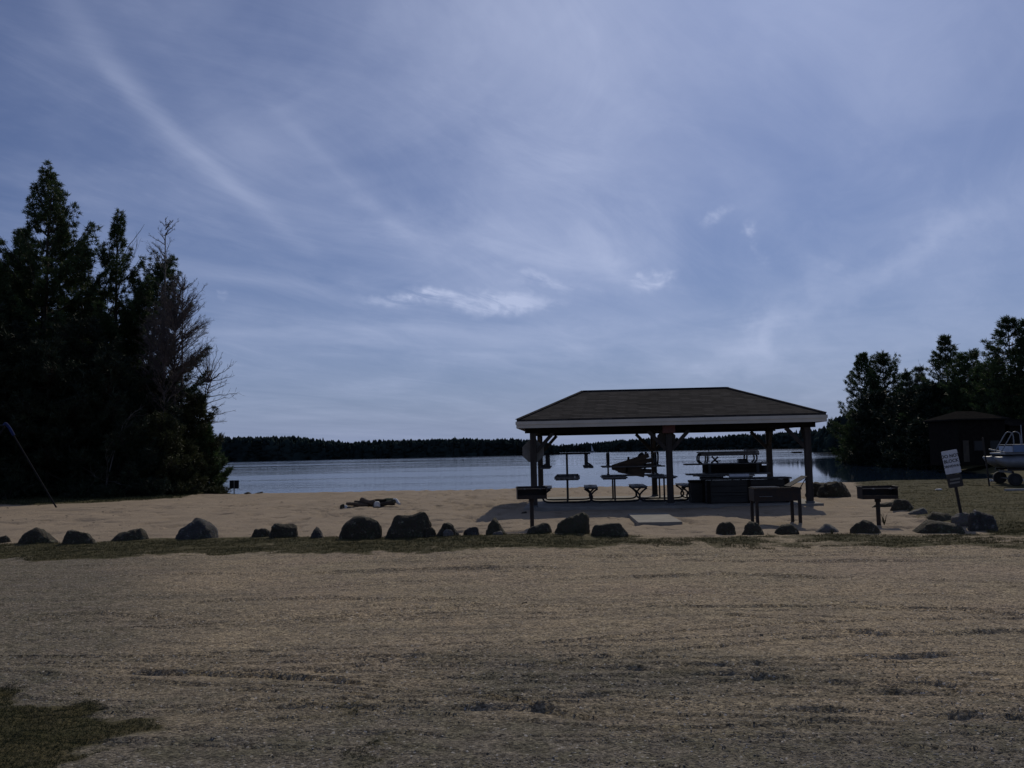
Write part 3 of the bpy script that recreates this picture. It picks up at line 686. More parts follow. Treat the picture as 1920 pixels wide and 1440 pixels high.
# ------------------------------------------------------------------ boulders
def boulder_mesh(w, d, h, prof, seed, rough=.12, flat=0.0, n=40, m=26):
    """closed stone whose outline from the front follows prof [(u, v)] (u 0..1 across, v 0..1 height); its foot lies under the ground"""
    us = (1 - np.cos(np.linspace(0, math.pi, n))) / 2; pu = [p[0] for p in prof]; pv = [p[1] for p in prof]
    rs = np.random.RandomState(seed); V = []
    th = np.linspace(0, 2 * math.pi, m, endpoint=False)
    for u in us:
        top = np.interp(u, pu, pv) * h; dep = d / 2 * (max(0, 1 - abs(2 * u - 1) ** 2.6)) ** .5 + .002
        ct, st = np.cos(th), np.sin(th)
        sq = lambda a, p: np.sign(a) * np.abs(a) ** p
        y = sq(ct, .75) * dep; z = np.where(st > 0, sq(st, .75) * top, sq(st, .75) * .12 * h - .0)
        V.append(np.stack([np.full(m, (u - .5) * w), y, z], 1))
    V = np.concatenate(V)
    # facets: random chopping planes, mostly from the sides and back
    c = np.array([0, 0, h * .4])
    for k in range(9):
        nrm = rs.normal(size=3); nrm[0] *= .35; nrm[2] = abs(nrm[2]) * .5; nrm /= np.linalg.norm(nrm)
        dist = ((V - c) @ nrm); lim = dist.max() * rs.uniform(.70, .92); over = np.clip(dist - lim, 0, None)
        V = V - nrm * (over * .7)[:, None]
    s = 3.2 / w
    q = (vn(V[:, 0] * s + seed, V[:, 2] * s * 1.3 + V[:, 1] * s * .7, seed) - .5) * 2
    q2 = (fbm(V[:, 0] * s * 3 + V[:, 1] * s * 2, V[:, 2] * s * 3 - V[:, 1] * s * 2, seed + 3) - .5) * 2
    cdir = V - c; cdir /= np.linalg.norm(cdir, axis=1)[:, None] + 1e-9
    V = V + cdir * ((q * .5 + q2 * .9) * rough * min(w, h) * .8)[:, None]
    i = np.arange(n - 1)[:, None] * m + np.arange(m)[None, :]; j = np.arange(n - 1)[:, None] * m + ((np.arange(m) + 1) % m)[None, :]
    F = [tuple(t) for t in np.stack([i, j, j + m, i + m], 2).reshape(-1, 4)]
    F += [tuple(range(m - 1, -1, -1)), tuple(range((n - 1) * m, n * m))]
    return V, F
P_dome = [(0, .12), (.08, .45), (.25, .82), (.45, 1), (.65, .88), (.85, .5), (1, .1)]
P_block = [(0, .6), (.04, .85), (.35, 1), (.6, .95), (.8, .6), (1, .1)]
P_low = [(0, .2), (.15, .65), (.5, .8), (.8, 1), (.92, .7), (1, .15)]
P_big1 = [(0, .15), (.1, .5), (.3, .8), (.5, 1), (.75, .88), (.92, .55), (1, .15)]
P_round = [(0, .35), (.06, .75), (.3, 1), (.7, .98), (.94, .75), (1, .3)]
P_wall = [(0, .15), (.06, .55), (.22, .92), (.4, 1), (.7, .93), (.95, .85), (1, .4)]
P_slant = [(0, .05), (.1, .4), (.22, .78), (.27, .84), (.6, .88), (.85, 1), (.98, .98), (1, .6)]
P_peak = [(0, .15), (.2, .5), (.45, 1), (.6, .92), (.9, .4), (1, .1)]
P_tooth = [(0, .25), (.15, .6), (.35, .98), (.45, 1), (.7, .5), (.85, .3), (1, .1)]
P_flat = [(0, .1), (.15, .6), (.4, .8), (.7, 1), (.93, .95), (1, .4)]
P_lump = [(0, .15), (.1, .5), (.3, .82), (.65, .92), (.85, 1), (.97, .8), (1, .3)]
P_slope = [(0, .45), (.05, .75), (.5, .92), (.7, 1), (.85, .6), (1, .1)]
P_long = [(0, .05), (.2, .6), (.35, 1), (.6, .92), (.9, .75), (1, .4)]
RK = [((-30, 14), 1004, 1019, P_low, 'rock_dark', 'small low rock at the far left edge, cut by the frame'),
      ((32, 101), 990, 1019, P_dome, 'rock_dark', 'rounded dome boulder, leftmost whole one in the row'),
      ((119, 176), 994, 1019, P_block, 'rock_dark', 'blocky dark boulder with square left side, right of the dome boulder'),
      ((208, 272), 991, 1012, P_low, 'rock_dark', 'low flat-topped boulder with a pale upper edge'),
      ((325, 408), 975, 1010, P_big1, 'rock_mottled', 'large mottled angular boulder below the waterside sign'),
      ((470, 506), 990, 1006, P_round, 'rock_dark', 'small low boulder touching the left side of a rounded one'),
      ((506, 555), 981, 1008, P_round, 'rock_dark', 'rounded squarish boulder with a small one at its left'),
      ((582, 605), 988, 1009, P_peak, 'rock_mottled', 'narrow small boulder standing alone before the wall-like boulder'),
      ((636, 712), 972, 1011, P_wall, 'rock_dark', 'tall wall-like dark boulder with rounded left shoulder below the burnt log pile'),
      ((722, 806), 963, 1009, P_slant, 'rock_dark', 'tallest boulder, its flat top slanting up to the right'),
      ((793, 817), 991, 1008, P_round, 'rock_dark', 'small boulder tucked against the foot of the tallest boulder'),
      ((817, 862), 981, 1008, P_peak, 'rock_dark', 'pointed dark boulder with a pale stone at its foot'),
      ((831, 851), 998, 1009, P_round, 'rock_pale', 'pale stone lying in front of the pointed dark boulder'),
      ((869, 899), 990, 1006, P_low, 'rock_mottled', 'small grey boulder between two pointed ones'),
      ((912, 951), 976, 1006, P_tooth, 'rock_brown', 'tooth-shaped brown boulder with a tail to the right'),
      ((984, 1038), 984, 1004, P_flat, 'rock_dark', 'low dark boulder at the foot of the left pedestal grill'),
      ((1042, 1105), 967, 1004, P_lump, 'rock_brown', 'large olive-brown rounded boulder left of the concrete slab'),
      ((1109, 1181), 983, 1008, P_slope, 'rock_dark', 'dark boulder sloping down to the right below the concrete slab'),
      ((1345, 1380), 980, 1002, P_round, 'rock_dark', 'round boulder standing alone left of the big grill'),
      ((1394, 1434), 979, 1003, P_dome, 'rock_dark', 'dome boulder before the left legs of the big grill'),
      ((1453, 1500), 979, 1001, P_big1, 'rock_dark', 'broad boulder before the right legs of the big grill'),
      ((1530, 1577), 984, 998, P_peak, 'rock_pale', 'low pale boulder right of the big grill'),
      ((1595, 1651), 976, 999, P_big1, 'rock_dark', 'dark boulder at the foot of the right pedestal grill'),
      ((1713, 1808), 976, 999, P_long, 'rock_dark', 'long flat boulder in front of the leaning sign post'),
      ((1824, 1872), 960, 994, P_round, 'rock_mottled', 'big round grey boulder right of the leaning sign post'),
      ((1790, 1828), 961, 986, P_round, 'rock_pale', 'pale boulder behind the foot of the leaning sign post'),
      ((1735, 1794), 951, 975, P_long, 'rock_brown', 'brown flat-topped boulder left behind the leaning sign post'),
      ((1704, 1741), 952, 965, P_low, 'rock_pale', 'low pale boulder between the right pedestal grill and the leaning sign'),
      ((1674, 1716), 934, 957, P_dome, 'rock_dark', 'dark dome boulder just right behind the right pedestal grill'),
      ((1640, 1682), 943, 951, P_low, 'rock_dark', 'thin dark flat rock behind the post of the right pedestal grill'),
      ((1512, 1556), 902, 930, P_big1, 'rock_dark', 'large dark boulder at the water right behind the right front post'),
      ((1538, 1596), 904, 934, P_wall, 'rock_dark', 'largest dark boulder at the water edge between the shelter and the right grill'),
      ((1436, 1474), 889, 905, P_peak, 'rock_dark', 'dark boulder on the shore seen behind the right back post'),
      ((452, 476), 915, 924, P_dome, 'rock_dark', 'dark rock on the shore right of the waterside sign'),
      ((472, 494), 916, 924, P_low, 'rock_brown', 'low brown rock on the shore next to the waterside sign rock'),
      ((922, 944), 1001, 1008, P_low, 'rock_pale', 'tiny pale stone at the foot of the tooth-shaped boulder')]
def boulders():
    for k, ((a, b), yt, yb, prof, mt, lb) in enumerate(RK):
        c = G((a + b) / 2, yb); 
        if yt < 930: c = G((a + b) / 2, min(yb, 933)); 
        d = c[1]; w = (b - a) * d / 1650; h = (yb - yt) * d / 1650 * 1.02
        dep = min(max(h * 1.1, w * .62), w * 1.0)
        y = d + dep * .42; x = c[0] * (y / d) ** .5
        V, F = boulder_mesh(w * 1.03, dep, h + .05, prof, 100 + k if k != 9 else 171, .14 if k not in (8, 9) else .07)
        ms = mesh_obj('boulder', V, F, M[mt]); ms.data.polygons.foreach_set('use_smooth', np.ones(len(F), bool))
        try: ms.data.set_sharp_from_angle(angle=rad(32))
        except Exception: pass
        ms.location = (x, y, gz(x, y) - .035); ms.rotation_euler = (0, 0, -math.atan2(x, y) * .8)
        tag(ms, lb, 'boulder', 'boulders edging the beach' if yb > 930 else 'boulders at the water edge')
boulders()
clutter()

# ------------------------------------------------------------------ grills
def pedestal_grill(p, rz, post_h, label, w=.60):
    r = empty('pedestal_grill', p, rz, label, 'grill', 'pedestal grills beside the shelter')
    b = MB(); b.tube([(0, 0, -.1), (0, 0, post_h)], .042, 12); b.build('post', M['black_steel'], r)
    b = MB(); b.tube([(0, 0, post_h - .06), (0, 0, post_h + .002)], .06, 12); b.build('swivel', M['black_steel'], r)
    h = .25; d = .38; t = .006; z = post_h + .004
    b = MB(); b.box(-w / 2, w / 2, -d / 2, d / 2, z, z + t); b.box(-w / 2, -w / 2 + t, -d / 2, d / 2, z + t, z + h); b.box(w / 2 - t, w / 2, -d / 2, d / 2, z + t, z + h)
    b.box(-w / 2 + t, w / 2 - t, d / 2 - t, d / 2, z + t, z + h); b.box(-w / 2 + t, w / 2 - t, -d / 2, -d / 2 + t, z + t, z + .075)
    b.box(-w / 2 - .012, -w / 2 - .002, -d / 2, d / 2, z + h - .03, z + h); b.box(w / 2 + .002, w / 2 + .012, -d / 2, d / 2, z + h - .03, z + h)
    b.build('firebox', M['black_steel'], r)
    g = MB(); gz_ = z + .20
    for i in range(15): g.tube([(-w / 2 + .03 + i * (w - .06) / 14, -d / 2 - .02, gz_), (-w / 2 + .03 + i * (w - .06) / 14, d / 2 - .02, gz_)], .006, 6)
    g.tube([(-w / 2 + .015, -d / 2 - .02, gz_), (w / 2 - .015, -d / 2 - .02, gz_)], .009, 6); g.tube([(-w / 2 + .015, d / 2 - .02, gz_), (w / 2 - .015, d / 2 - .02, gz_)], .009, 6)
    go = g.build('grate', M['black_steel'], r)
    for s in (-1, 1):
        hd = MB(); hd.tube([(s * .16, -d / 2 - .02, gz_), (s * .16, -d / 2 - .13, gz_ + .01)], .008, 6); hd.tube([(s * .16, -d / 2 - .13, gz_ + .01), (s * .16, -d / 2 - .17, gz_ + .012)], .016, 8); hd.build('handle', M['galv'], go)
    return r
p = GP(998, 993); pedestal_grill(p, rad(3), 1.6 - (938 - 846.5) / 1650 * p[1], 'black pedestal grill in front of the left pavilion post')
p = GP(1648, 984); pedestal_grill(p, rad(-6), 1.6 - (935 - 833.8) / 1650 * p[1] - p[2], 'black pedestal grill on the right, beside the waterside boulders', .68)
def big_grill():
    p = GP(1454, 980); d = p[1]; r = empty('barrel_grill', p, rad(-3), 'large rusty black box grill on four legs before the counter', 'grill')
    s = d / 1650
    x0, x1 = (1412 - 1454) * s, (1497 - 1454) * s; zb = 1.6 - (937 - 838) * s; zt = 1.6 - (913 - 838) * s
    b = MB(); t = .006; dp = .52
    b.box(x0, x1, -dp / 2, dp / 2, zb, zb + t); b.box(x0, x0 + t, -dp / 2, dp / 2, zb + t, zt); b.box(x1 - t, x1, -dp / 2, dp / 2, zb + t, zt)
    b.box(x0 + t, x1 - t, -dp / 2, -dp / 2 + t, zb + t, zt); b.box(x0 + t, x1 - t, dp / 2 - t, dp / 2, zb + t, zt)
    b.box(x0 - .012, x1 + .012, -dp / 2 - .022, -dp / 2 - .002, zt - .04, zt + .005)
    b.build('firebox', M['black_steel'], r)
    for (lx, ly, dx) in ((x0 + .055, -dp / 2 + .03, 0), (x0 + .05, dp / 2 - .03, -.0), (x1 - .03, -dp / 2 + .03, .0), (x1 - .07, dp / 2 - .03, .0)):
        l = MB(); l.box(lx - .03, lx + .03, ly - .03, ly + .03, -.08, zb - .001); l.build('leg', M['black_steel'], r)
    g = MB()
    for i in range(22):
        x = x0 + .03 + i * (x1 - x0 - .06) / 21 * .56; g.tube([(x, -dp / 2 + .02, zt + .012), (x, dp / 2 - .02, zt + .012)], .006, 6)
    g.tube([(x0 + .02, -dp / 2 + .03, zt + .012), ((x0 + x1) / 2, -dp / 2 + .03, zt + .012)], .008, 6)
    g.build('grate', M['galv'], r)
    # hinged plate raised to the right
    xa, za, xe, ze = (1478 - 1454) * s, zt + .02, (1511 - 1454) * s, 1.6 - (892 - 837) * s
    l = MB(); l.bar((xa, 0, za), (xe, 0, ze), dp * .9, .012); l.build('hinged_plate', M['counter'], r)
    l = MB(); l.tube([(xe - .03, -dp * .45, ze - .02), (x1 - .01, -dp * .45, zt - .02)], .01, 6); l.build('stay', M['black_steel'], r)
    h = MB(); h.tube([(x0 + .1, -dp / 2 - .03, zb + .1), (x0 + .1, -dp / 2 - .09, zb + .1), (x0 + .35, -dp / 2 - .09, zb + .1), (x0 + .35, -dp / 2 - .03, zb + .1)], .009, 6); h.build('handle', M['galv'], r)
big_grill()

# ------------------------------------------------------------------ signs
def text(body, size, parent, loc, mat, width=None):
    cu = bpy.data.curves.new('lettering', 'FONT'); cu.body = body; cu.size = size; cu.align_x = 'CENTER'; cu.align_y = 'CENTER'; cu.extrude = .0008; cu.offset = size * .022
    o = bpy.data.objects.new('lettering', cu); C.objects.link(o); o.parent = parent; o.location = loc; o.rotation_euler = (rad(90), 0, 0)
    cu.materials.append(mat)
    bpy.context.view_layer.update(); me = bpy.data.meshes.new_from_object(o.evaluated_get(bpy.context.evaluated_depsgraph_get()))
    o2 = bpy.data.objects.new('lettering', me); C.objects.link(o2); o2.parent = parent; o2.location = loc; o2.rotation_euler = (rad(90), 0, 0)
    bpy.data.objects.remove(o); o2.name = 'lettering'; return o2
def leaning_sign():
    p = GP(1806, 984); s = p[1] / 1650
    r = empty('leaning_sign', p, rad(-4), 'white DO NOT BLOCK DRIVEWAY sign over a dark plate on a leaning post', 'sign')
    th = rad(-7.6)
    def tilt(o): o.rotation_euler = (o.rotation_euler[0], 0, 0); return o
    R = Matrix.Rotation(th, 4, 'Y')
    frame = bpy.data.objects.new('post', None)
    H = (984 - 846) * s
    b = MB(); b.bar((0, 0, -.15), (0, 0, H), .05, .03); po = b.build('post', M['black_steel'], r); po.matrix_local = R
    w, h = .305, .455; zc = H - h / 2 + .02
    def plate(w, h, zc, mat, name, rnd=.02):
        b = MB(); pts = []
        for cx, cz, a0 in ((w / 2 - rnd, h / 2 - rnd, 0), (-w / 2 + rnd, h / 2 - rnd, 90), (-w / 2 + rnd, -h / 2 + rnd, 180), (w / 2 - rnd, -h / 2 + rnd, 270)):
            for k in range(4): a = rad(a0 + k * 30); pts.append((cx + rnd * math.cos(a), cz + rnd * math.sin(a)))
        n = len(pts)
        b.add([(x, -.0225, z) for x, z in pts] + [(x, -.0185, z) for x, z in pts], [tuple(range(n)), tuple(range(2 * n - 1, n - 1, -1))] + [(i, n + i, n + (i + 1) % n, (i + 1) % n) for i in range(n)])
        o = b.build(name, mat, r); o.matrix_local = R @ Matrix.Translation((0, 0, zc)) @ Matrix.Rotation(rad(-1), 4, 'Y'); return o
    a = plate(w, h, zc, M['white_paint'], 'white_panel')
    for tx, z, sz in (('DO NOT', .115, .088), ('BLOCK', .015, .088), ('DRIVEWAY', -.085, .068)): text(tx, sz, a, (0, -.0245, z), M['black_paint'])
    z2 = zc - h / 2 - .015 - .13
    d = plate(.29, .255, z2, M['dark_sign'], 'dark_panel', .03)
    b = MB(); b.box(-.09, .105, -.0245, -.023, .012, .048); b.box(-.11, .085, -.0245, -.023, -.052, -.02); b.build('stripe', M['sign_back'], d)
leaning_sign()
def shore_sign():
    p = G(439, 922); p[2] = gz(p[0], p[1]); s = p[1] / 1650
    r = empty('shore_sign', p, rad(8), 'small square sign on a thin post at the water edge, seen from behind', 'sign')
    b = MB(); b.box(-.022, .022, -.015, .015, -.2, (922 - 889) * s); b.build('post', M['galv'], r)
    b = MB(); b.box(-8.5 * s, 8.5 * s, .018, .022, (922 - 903) * s, (922 - 887.5) * s); b.build('panel', M['pole'], r)
shore_sign()

# ------------------------------------------------------------------ swing set
def swing():
    foot = GP(110, 951); d = foot[1]; top = D(14, 797, d - .25); r = empty('swing_set', (foot[0], foot[1], foot[2]), 0, 'tall swing frame with blue corner joint and long leaning pole at the left edge', 'swing set')
    o = np.array(foot); T = top - o
    b = MB(); b.tube([(0, 0, -.1), tuple(T * .97)], .028, 10); b.build('leg', M['pole'], r)
    L2 = np.array([T[0] * 2 - .25, T[1] * 2, 0]) ; L2[2] = gz(o[0] + L2[0], o[1] + L2[1]) - o[2] - .05
    b = MB(); b.tube([tuple(L2), tuple(T + np.array((-.1, 0, -.06)))], .028, 10); b.build('leg', M['pole'], r)
    be = np.array([-.82, .57, 0]); end = T + be * 5.2
    b = MB(); b.tube([tuple(T + be * .12), tuple(end)], .04, 10); b.build('top_beam', M['pole'], r)
    for s in (1, -1):
        e = end.copy(); e[0] += s * 1.0; e[1] += s * 1.0; e[2] = gz(o[0] + e[0], o[1] + e[1]) - o[2] - .05
        b = MB(); b.tube([tuple(end), tuple(e)], .028, 10); b.build('leg', M['pole'], r)
    dirl = -T / np.linalg.norm(T); 
    b = MB(); b.tube(curve([tuple(T + dirl * .42), tuple(T + dirl * .16 + np.array((0, 0, .02))), tuple(T + np.array((-.05, 0, .045))), tuple(T + be * .22 + np.array((0, 0, .02)))], 5), .050, 12); b.build('corner_joint', M['blue_paint'], r)
    for k in (1.5, 3.4):
        a = T + be * k
        sw = MB(); w = be * .25
        for q in (-1, 1): sw.tube([tuple(a + w * q), tuple(a + w * q * .9 + np.array((0, 0, -T[2] + .55)))], .008, 6)
        c = sw.build('chain', M['galv'], r); se = MB(); p = a + np.array((0, 0, -T[2] + .53)); se.bar(tuple(p - be * .26), tuple(p + be * .26), .16, .02); se.build('swing_seat', M['rubber'], r)
swing()

# ------------------------------------------------------------------ fire ring remains
def fire_pile():
    z = lambda p: gz(p[0], p[1])
    logs = [((648, 948), (690, 947), .075, 'brown_plank', 'brown branch at the left of the burnt pile beside the white stone', 'log'), ((662, 947), (716, 950), .085, 'char', 'long charred log lying lowest in the burnt pile', 'log'), ((674, 941), (706, 940), .10, 'brown_plank', 'brown log lying on the left half of the burnt pile', 'log'),
            ((700, 944), (738, 945), .09, 'char', 'charred log under the mossy one in the burnt pile', 'log'), ((712, 942), (736, 938), .09, 'green_log', 'mossy grey-green log at the right of the burnt pile', 'log'),
            ((735, 935), (749, 944), .06, 'white_stone', 'pale split log tilted at the right end of the burnt pile', 'log'), ((694, 937), (722, 937), .06, 'dark_wood', 'dark stick lying along the back of the burnt pile', 'log')]
    for k, (a, b, r, m, lb, cat) in enumerate(logs):
        A = G(a[0], 951); B = G(b[0], 951); s = A[1] / 1650
        A[1] += .15 + .12 * (k % 3); B[1] += .1 + .15 * ((k + 1) % 3); A[2] = z(A) + (951 - a[1]) * s * .75 + r * .3; B[2] = z(B) + (951 - b[1]) * s * .75 + r * .3
        pts = [A + (B - A) * t + np.array((0, 0, .015 * math.sin(7 * t + k))) for t in np.linspace(0, 1, 7)]; rr = [r * .85 * (1 + .18 * math.sin(5 * i + k)) for i in range(7)]
        rr[0] *= .8; rr[-1] *= .75
        mb = MB(); mb.tube([p - A for p in pts], rr, 9); o = mb.build('log', M[m]); o.location = tuple(A); tag(o, lb, cat, 'burnt logs on the beach')
    st = [((637, 646), 948, 955, 'rock_dark', 'small black stone at the far left of the burnt pile'), ((643, 652), 945, 953, 'white_stone', 'white stone at the left end of the burnt pile'), ((650, 660), 945, 953, 'rock_pale', 'grey stone second from the left of the burnt pile'),
          ((699, 712), 938, 949, 'rock_pale', 'pale grey stone in the middle of the burnt pile'), ((702, 713), 934, 943, 'white_stone', 'white chip lying on top of the burnt pile'), ((733, 743), 934, 940, 'rock_dark', 'dark stone behind the pale split log')]
    for k, ((a, b), yt, yb, m, lb) in enumerate(st):
        p = G((a + b) / 2, max(yb, 951)); s = p[1] / 1650; V, F = boulder_mesh((b - a) * s, (b - a) * s * .8, (yb - yt) * s * .9 + .02, P_round, 300 + k, .12, n=16, m=12)
        o = mesh_obj('stone', V, F, M[m], smooth=True); dz = max(0, 951 - yb) * s * .6; o.location = (p[0], p[1] + .02 - .04 * (yb < 945), z(p) + dz + .02); tag(o, lb, 'stone', 'stones of the burnt pile')
fire_pile()
def bits():
    for (px, py, w, m, n, lb, c) in ((983, 961, .16, 'char', 'stick', 'short dark stick lying on the shaded sand left of the left grill post', 'stick'), (984, 1135, .07, 'char', 'clod', 'small dark clod alone in the middle of the gravel', 'clod')):
        p = GP(px, py); V, F = boulder_mesh(w, w * .5, w * .3, P_low, int(px), .2, n=14, m=10); o = mesh_obj(n, V, F, M[m]); o.location = (p[0], p[1], p[2] + .005); tag(o, lb, c)
    for k, (px, py, w, lb) in enumerate(((1858, 905, .16, 'smaller white block on the grass left of the trailer wheel'), (1865, 905, .22, 'larger white block on the grass left of the trailer wheel'), (1905, 903.5, .2, 'white block left of two near the frame edge under the boat'), (1915, 903.5, .2, 'white block right of two near the frame edge under the boat'))):
        p = G(px, py); V, F = boulder_mesh(w, w * .8, .11, P_round, 400 + k, .12, n=14, m=10); o = mesh_obj('white_block', V, F, M['white_stone']); o.location = (p[0], p[1], gz(p[0], p[1])); tag(o, lb, 'block', 'white blocks near the boat trailer')
    p = GP(1884, 921.5); b = MB(); b.box(0, 2.6, -.06, .06, -.02, .07, bev=.02); o = b.build('timber', M['ash']); o.location = tuple(p); o.rotation_euler = (0, 0, rad(-2)); tag(o, 'pale timber lying on the grass below the boat trailer', 'timber')
    for px, py, w, lb in ((1760, 912, .24, 'flat pale stone on the grass left of the dark plate of the leaning sign'), ):
        p = GP(px, py + 8); V, F = boulder_mesh(w, w * .6, .05, P_low, 55, .1, n=14, m=10); o = mesh_obj('stone', V, F, M['white_stone']); o.location = tuple(p); tag(o, lb, 'stone')
bits()

# ------------------------------------------------------------------ boat on trailer, cabin
def boat():
    d = 31.5; p = D(1888, 900, d); gx = p[0]; g0 = gz(gx, d); s = d / 1650; hz = 828.3
    zz = lambda py: 1.6 - (py - hz) * s
    rz = rad(-16)
    r = empty('pontoon_boat', (gx, d, g0), rz, 'silver pontoon boat with blue side panels and ladder rail on a trailer', 'boat')
    Lb = 5.6; zd = zz(849) - g0; R = .24
    for y, nm in ((0.25, 0), (2.0, 1)):
        b = MB(); zc = zd - .08 - R
        pts = [(-.30, y, zc + .16), (-.16, y, zc + .06), (.05, y, zc), (.4, y, zc), (Lb, y, zc)]; b.tube(pts, [.03, .13, .21, R, R], 20); b.build('pontoon', M['alu'], r, smooth=True)
    b = MB(); b.box(0, Lb, 0, 2.25, zd - .06, zd); b.build('deck', M['alu'], r)
    # bow rim turning up to the far corner
    b = MB(); b.bar((0, 0, zd + .0), (Lb, 0, zd + .0), .03, .05); b.bar((0, 0, zd + .0), (-.02, 2.25, zd + .12), .03, .05); b.build('rub_rail', M['galv'], r)
    hp = .26
    b = MB(); b.box(.28, 1.15, .04, .06, zd + .005, zd + hp); b.box(1.2, Lb, .04, .06, zd + .005, zd + hp); b.box(.28, .30, .065, 2.1, zd + .005, zd + hp * .9); b.build('side_panel', M['blue_panel'], r)
    b = MB(); b.tube([(.26, .05, zd + hp + .015), (Lb, .05, zd + hp + .015)], .016, 8); b.tube([(.26, 2.1, zd + hp + .015), (Lb, 2.1, zd + hp + .015)], .016, 8)
    for x in (.27, 1.17, 2.3, 3.6, 4.8): b.tube([(x, .05, zd), (x, .05, zd + hp)], .014, 8)
    b.build('fence_rail', M['alu'], r)
    for k, (y, o) in enumerate(((.75, 0), (.25, .10))):
        b = MB(); b.tube(curve([(-.15 + o, y, zd + .05), (.02 + o, y, zd + .35), (.20 + o, y, zd + .66), (.30 + o, y, zd + .74), (.42 + o, y, zd + .70), (.47 + o, y, zd + .55), (.47 + o, y, zd + .05)], 4), .018, 8); b.build('ladder_rail', M['alu'], r, smooth=True)
    b = MB(); b.tube([(.85, 1.2, zd), (.85, 1.2, zd + 1.0)], .018, 8); b.build('pole', M['alu'], r)
    t = empty('boat_trailer', (gx, d, g0), rz, 'dark trailer with black wheel under the pontoon boat', 'trailer')
    zf = zd - .08 - 2 * R - .05
    b = MB()
    for y in (.25, 2.0): b.bar((.1, y, zf), (Lb, y, zf), .08, .08)
    for x in (.25, 1.5, 3.5, 5.2): b.bar((x, .2, zf - .09), (x, 2.05, zf - .09), .07, .08)
    b.build('frame', M['black_steel'], t)
    b = MB(); b.tube([(.28, -.02, .23), (.28, 2.25, .23)], .03, 8); b.bar((.28, .25, .23), (.28, .25, zf - .1), .05); b.bar((.28, 2.0, .23), (.28, 2.0, zf - .1), .05); b.build('axle', M['black_steel'], t)
    for y in (-.02, 2.15):
        b = MB(); b.tube([(.28, y, .23), (.28, y + .02, .23), (.28, y + .16, .23), (.28, y + .18, .23)], [.20, .23, .23, .20], 24); w = b.build('wheel', M['rubber'], t)
        b = MB(); b.tube([(.28, y - .01, .23), (.28, y - .002, .23)], .11, 16); b.build('rim', M['black_paint'], w)
    b = MB(); b.bar((Lb - .4, 1.1, zf - .14), (Lb - .4, 1.1, 0.02), .06); b.bar((3.5, 1.1, zf - .14), (7.2, 1.1, zf - .14), .09); b.build('tongue', M['black_steel'], t)
    q = D(1855, 903, 32); b = MB(); b.tube([(0, 0, -.1), (-.14, 0, 1.75)], .03, 8); o = b.build('stake', M['wood']); o.location = (q[0], 32, gz(q[0], 32)); tag(o, 'thin wooden stake leaning left just beside the boat', 'stake')
boat()
def cabin():
    d = 72; p = D(1826, 830, d); s = d / 1650; g = gz(p[0] + 4, d); hz = 829.5; zz = lambda py: 1.6 - (py - hz) * s - g
    r = empty('cabin', (p[0], d, g), rad(6), 'dark brown lakeside cabin with low hip roof among the pines', 'cabin')
    x0, x1 = -1.4, 3.4; ze, zt = zz(785), zz(769)
    MB().box(x0 + .35, x1 - .35, .35, 4.6, -.3, ze - .02).build('wall', M['dark_wood'], r)
    b = MB(); b.add([(x0, 0, ze), (x1, 0, ze), (x1, 5, ze), (x0, 5, ze), (x0 + 1.6, 2.5, zt), (x1 - 1.6, 2.5, zt), (x0, 0, ze - .12), (x1, 0, ze - .12), (x1, 5, ze - .12), (x0, 5, ze - .12)],
                    [(0, 1, 5, 4), (1, 2, 5), (2, 3, 4, 5), (3, 0, 4), (9, 8, 7, 6), (0, 6, 7, 1), (1, 7, 8, 2), (2, 8, 9, 3), (3, 9, 6, 0)]); b.build('roof', M['old_roof'], r)
    for x in (.6, 2.0):
        w = MB().box(x - .4, x + .4, .30, .345, .9, 1.7); f = w.build('window', M['wood'], r); MB().box(x - .33, x + .33, .285, .298, .96, 1.64).build('pane', M['black_paint'], f)
    b = MB().box(-.75, -.25, .30, .345, 0, 1.75); b.build('door', M['brown_board'], r)
    b = MB(); b.box(x1 + .2, x1 + 4.5, .6, 5, 0, zz(800)); r2 = empty('shed', (p[0], d, g), rad(6), 'low dark shed right of the cabin, behind the boat', 'shed'); b.build('wall', M['dark_wood'], r2)
    b = MB(); b.add([(x1 + .1, .3, zz(800)), (x1 + 4.8, .3, zz(800)), (x1 + 4.8, 2.8, zz(786)), (x1 + .1, 2.8, zz(786)), (x1 + .1, 5.3, zz(800)), (x1 + 4.8, 5.3, zz(800))], [(0, 1, 2, 3), (3, 2, 5, 4), (0, 3, 4), (1, 5, 2), (0, 4, 5, 1)]); b.build('roof', M['old_roof'], r2)
cabin()
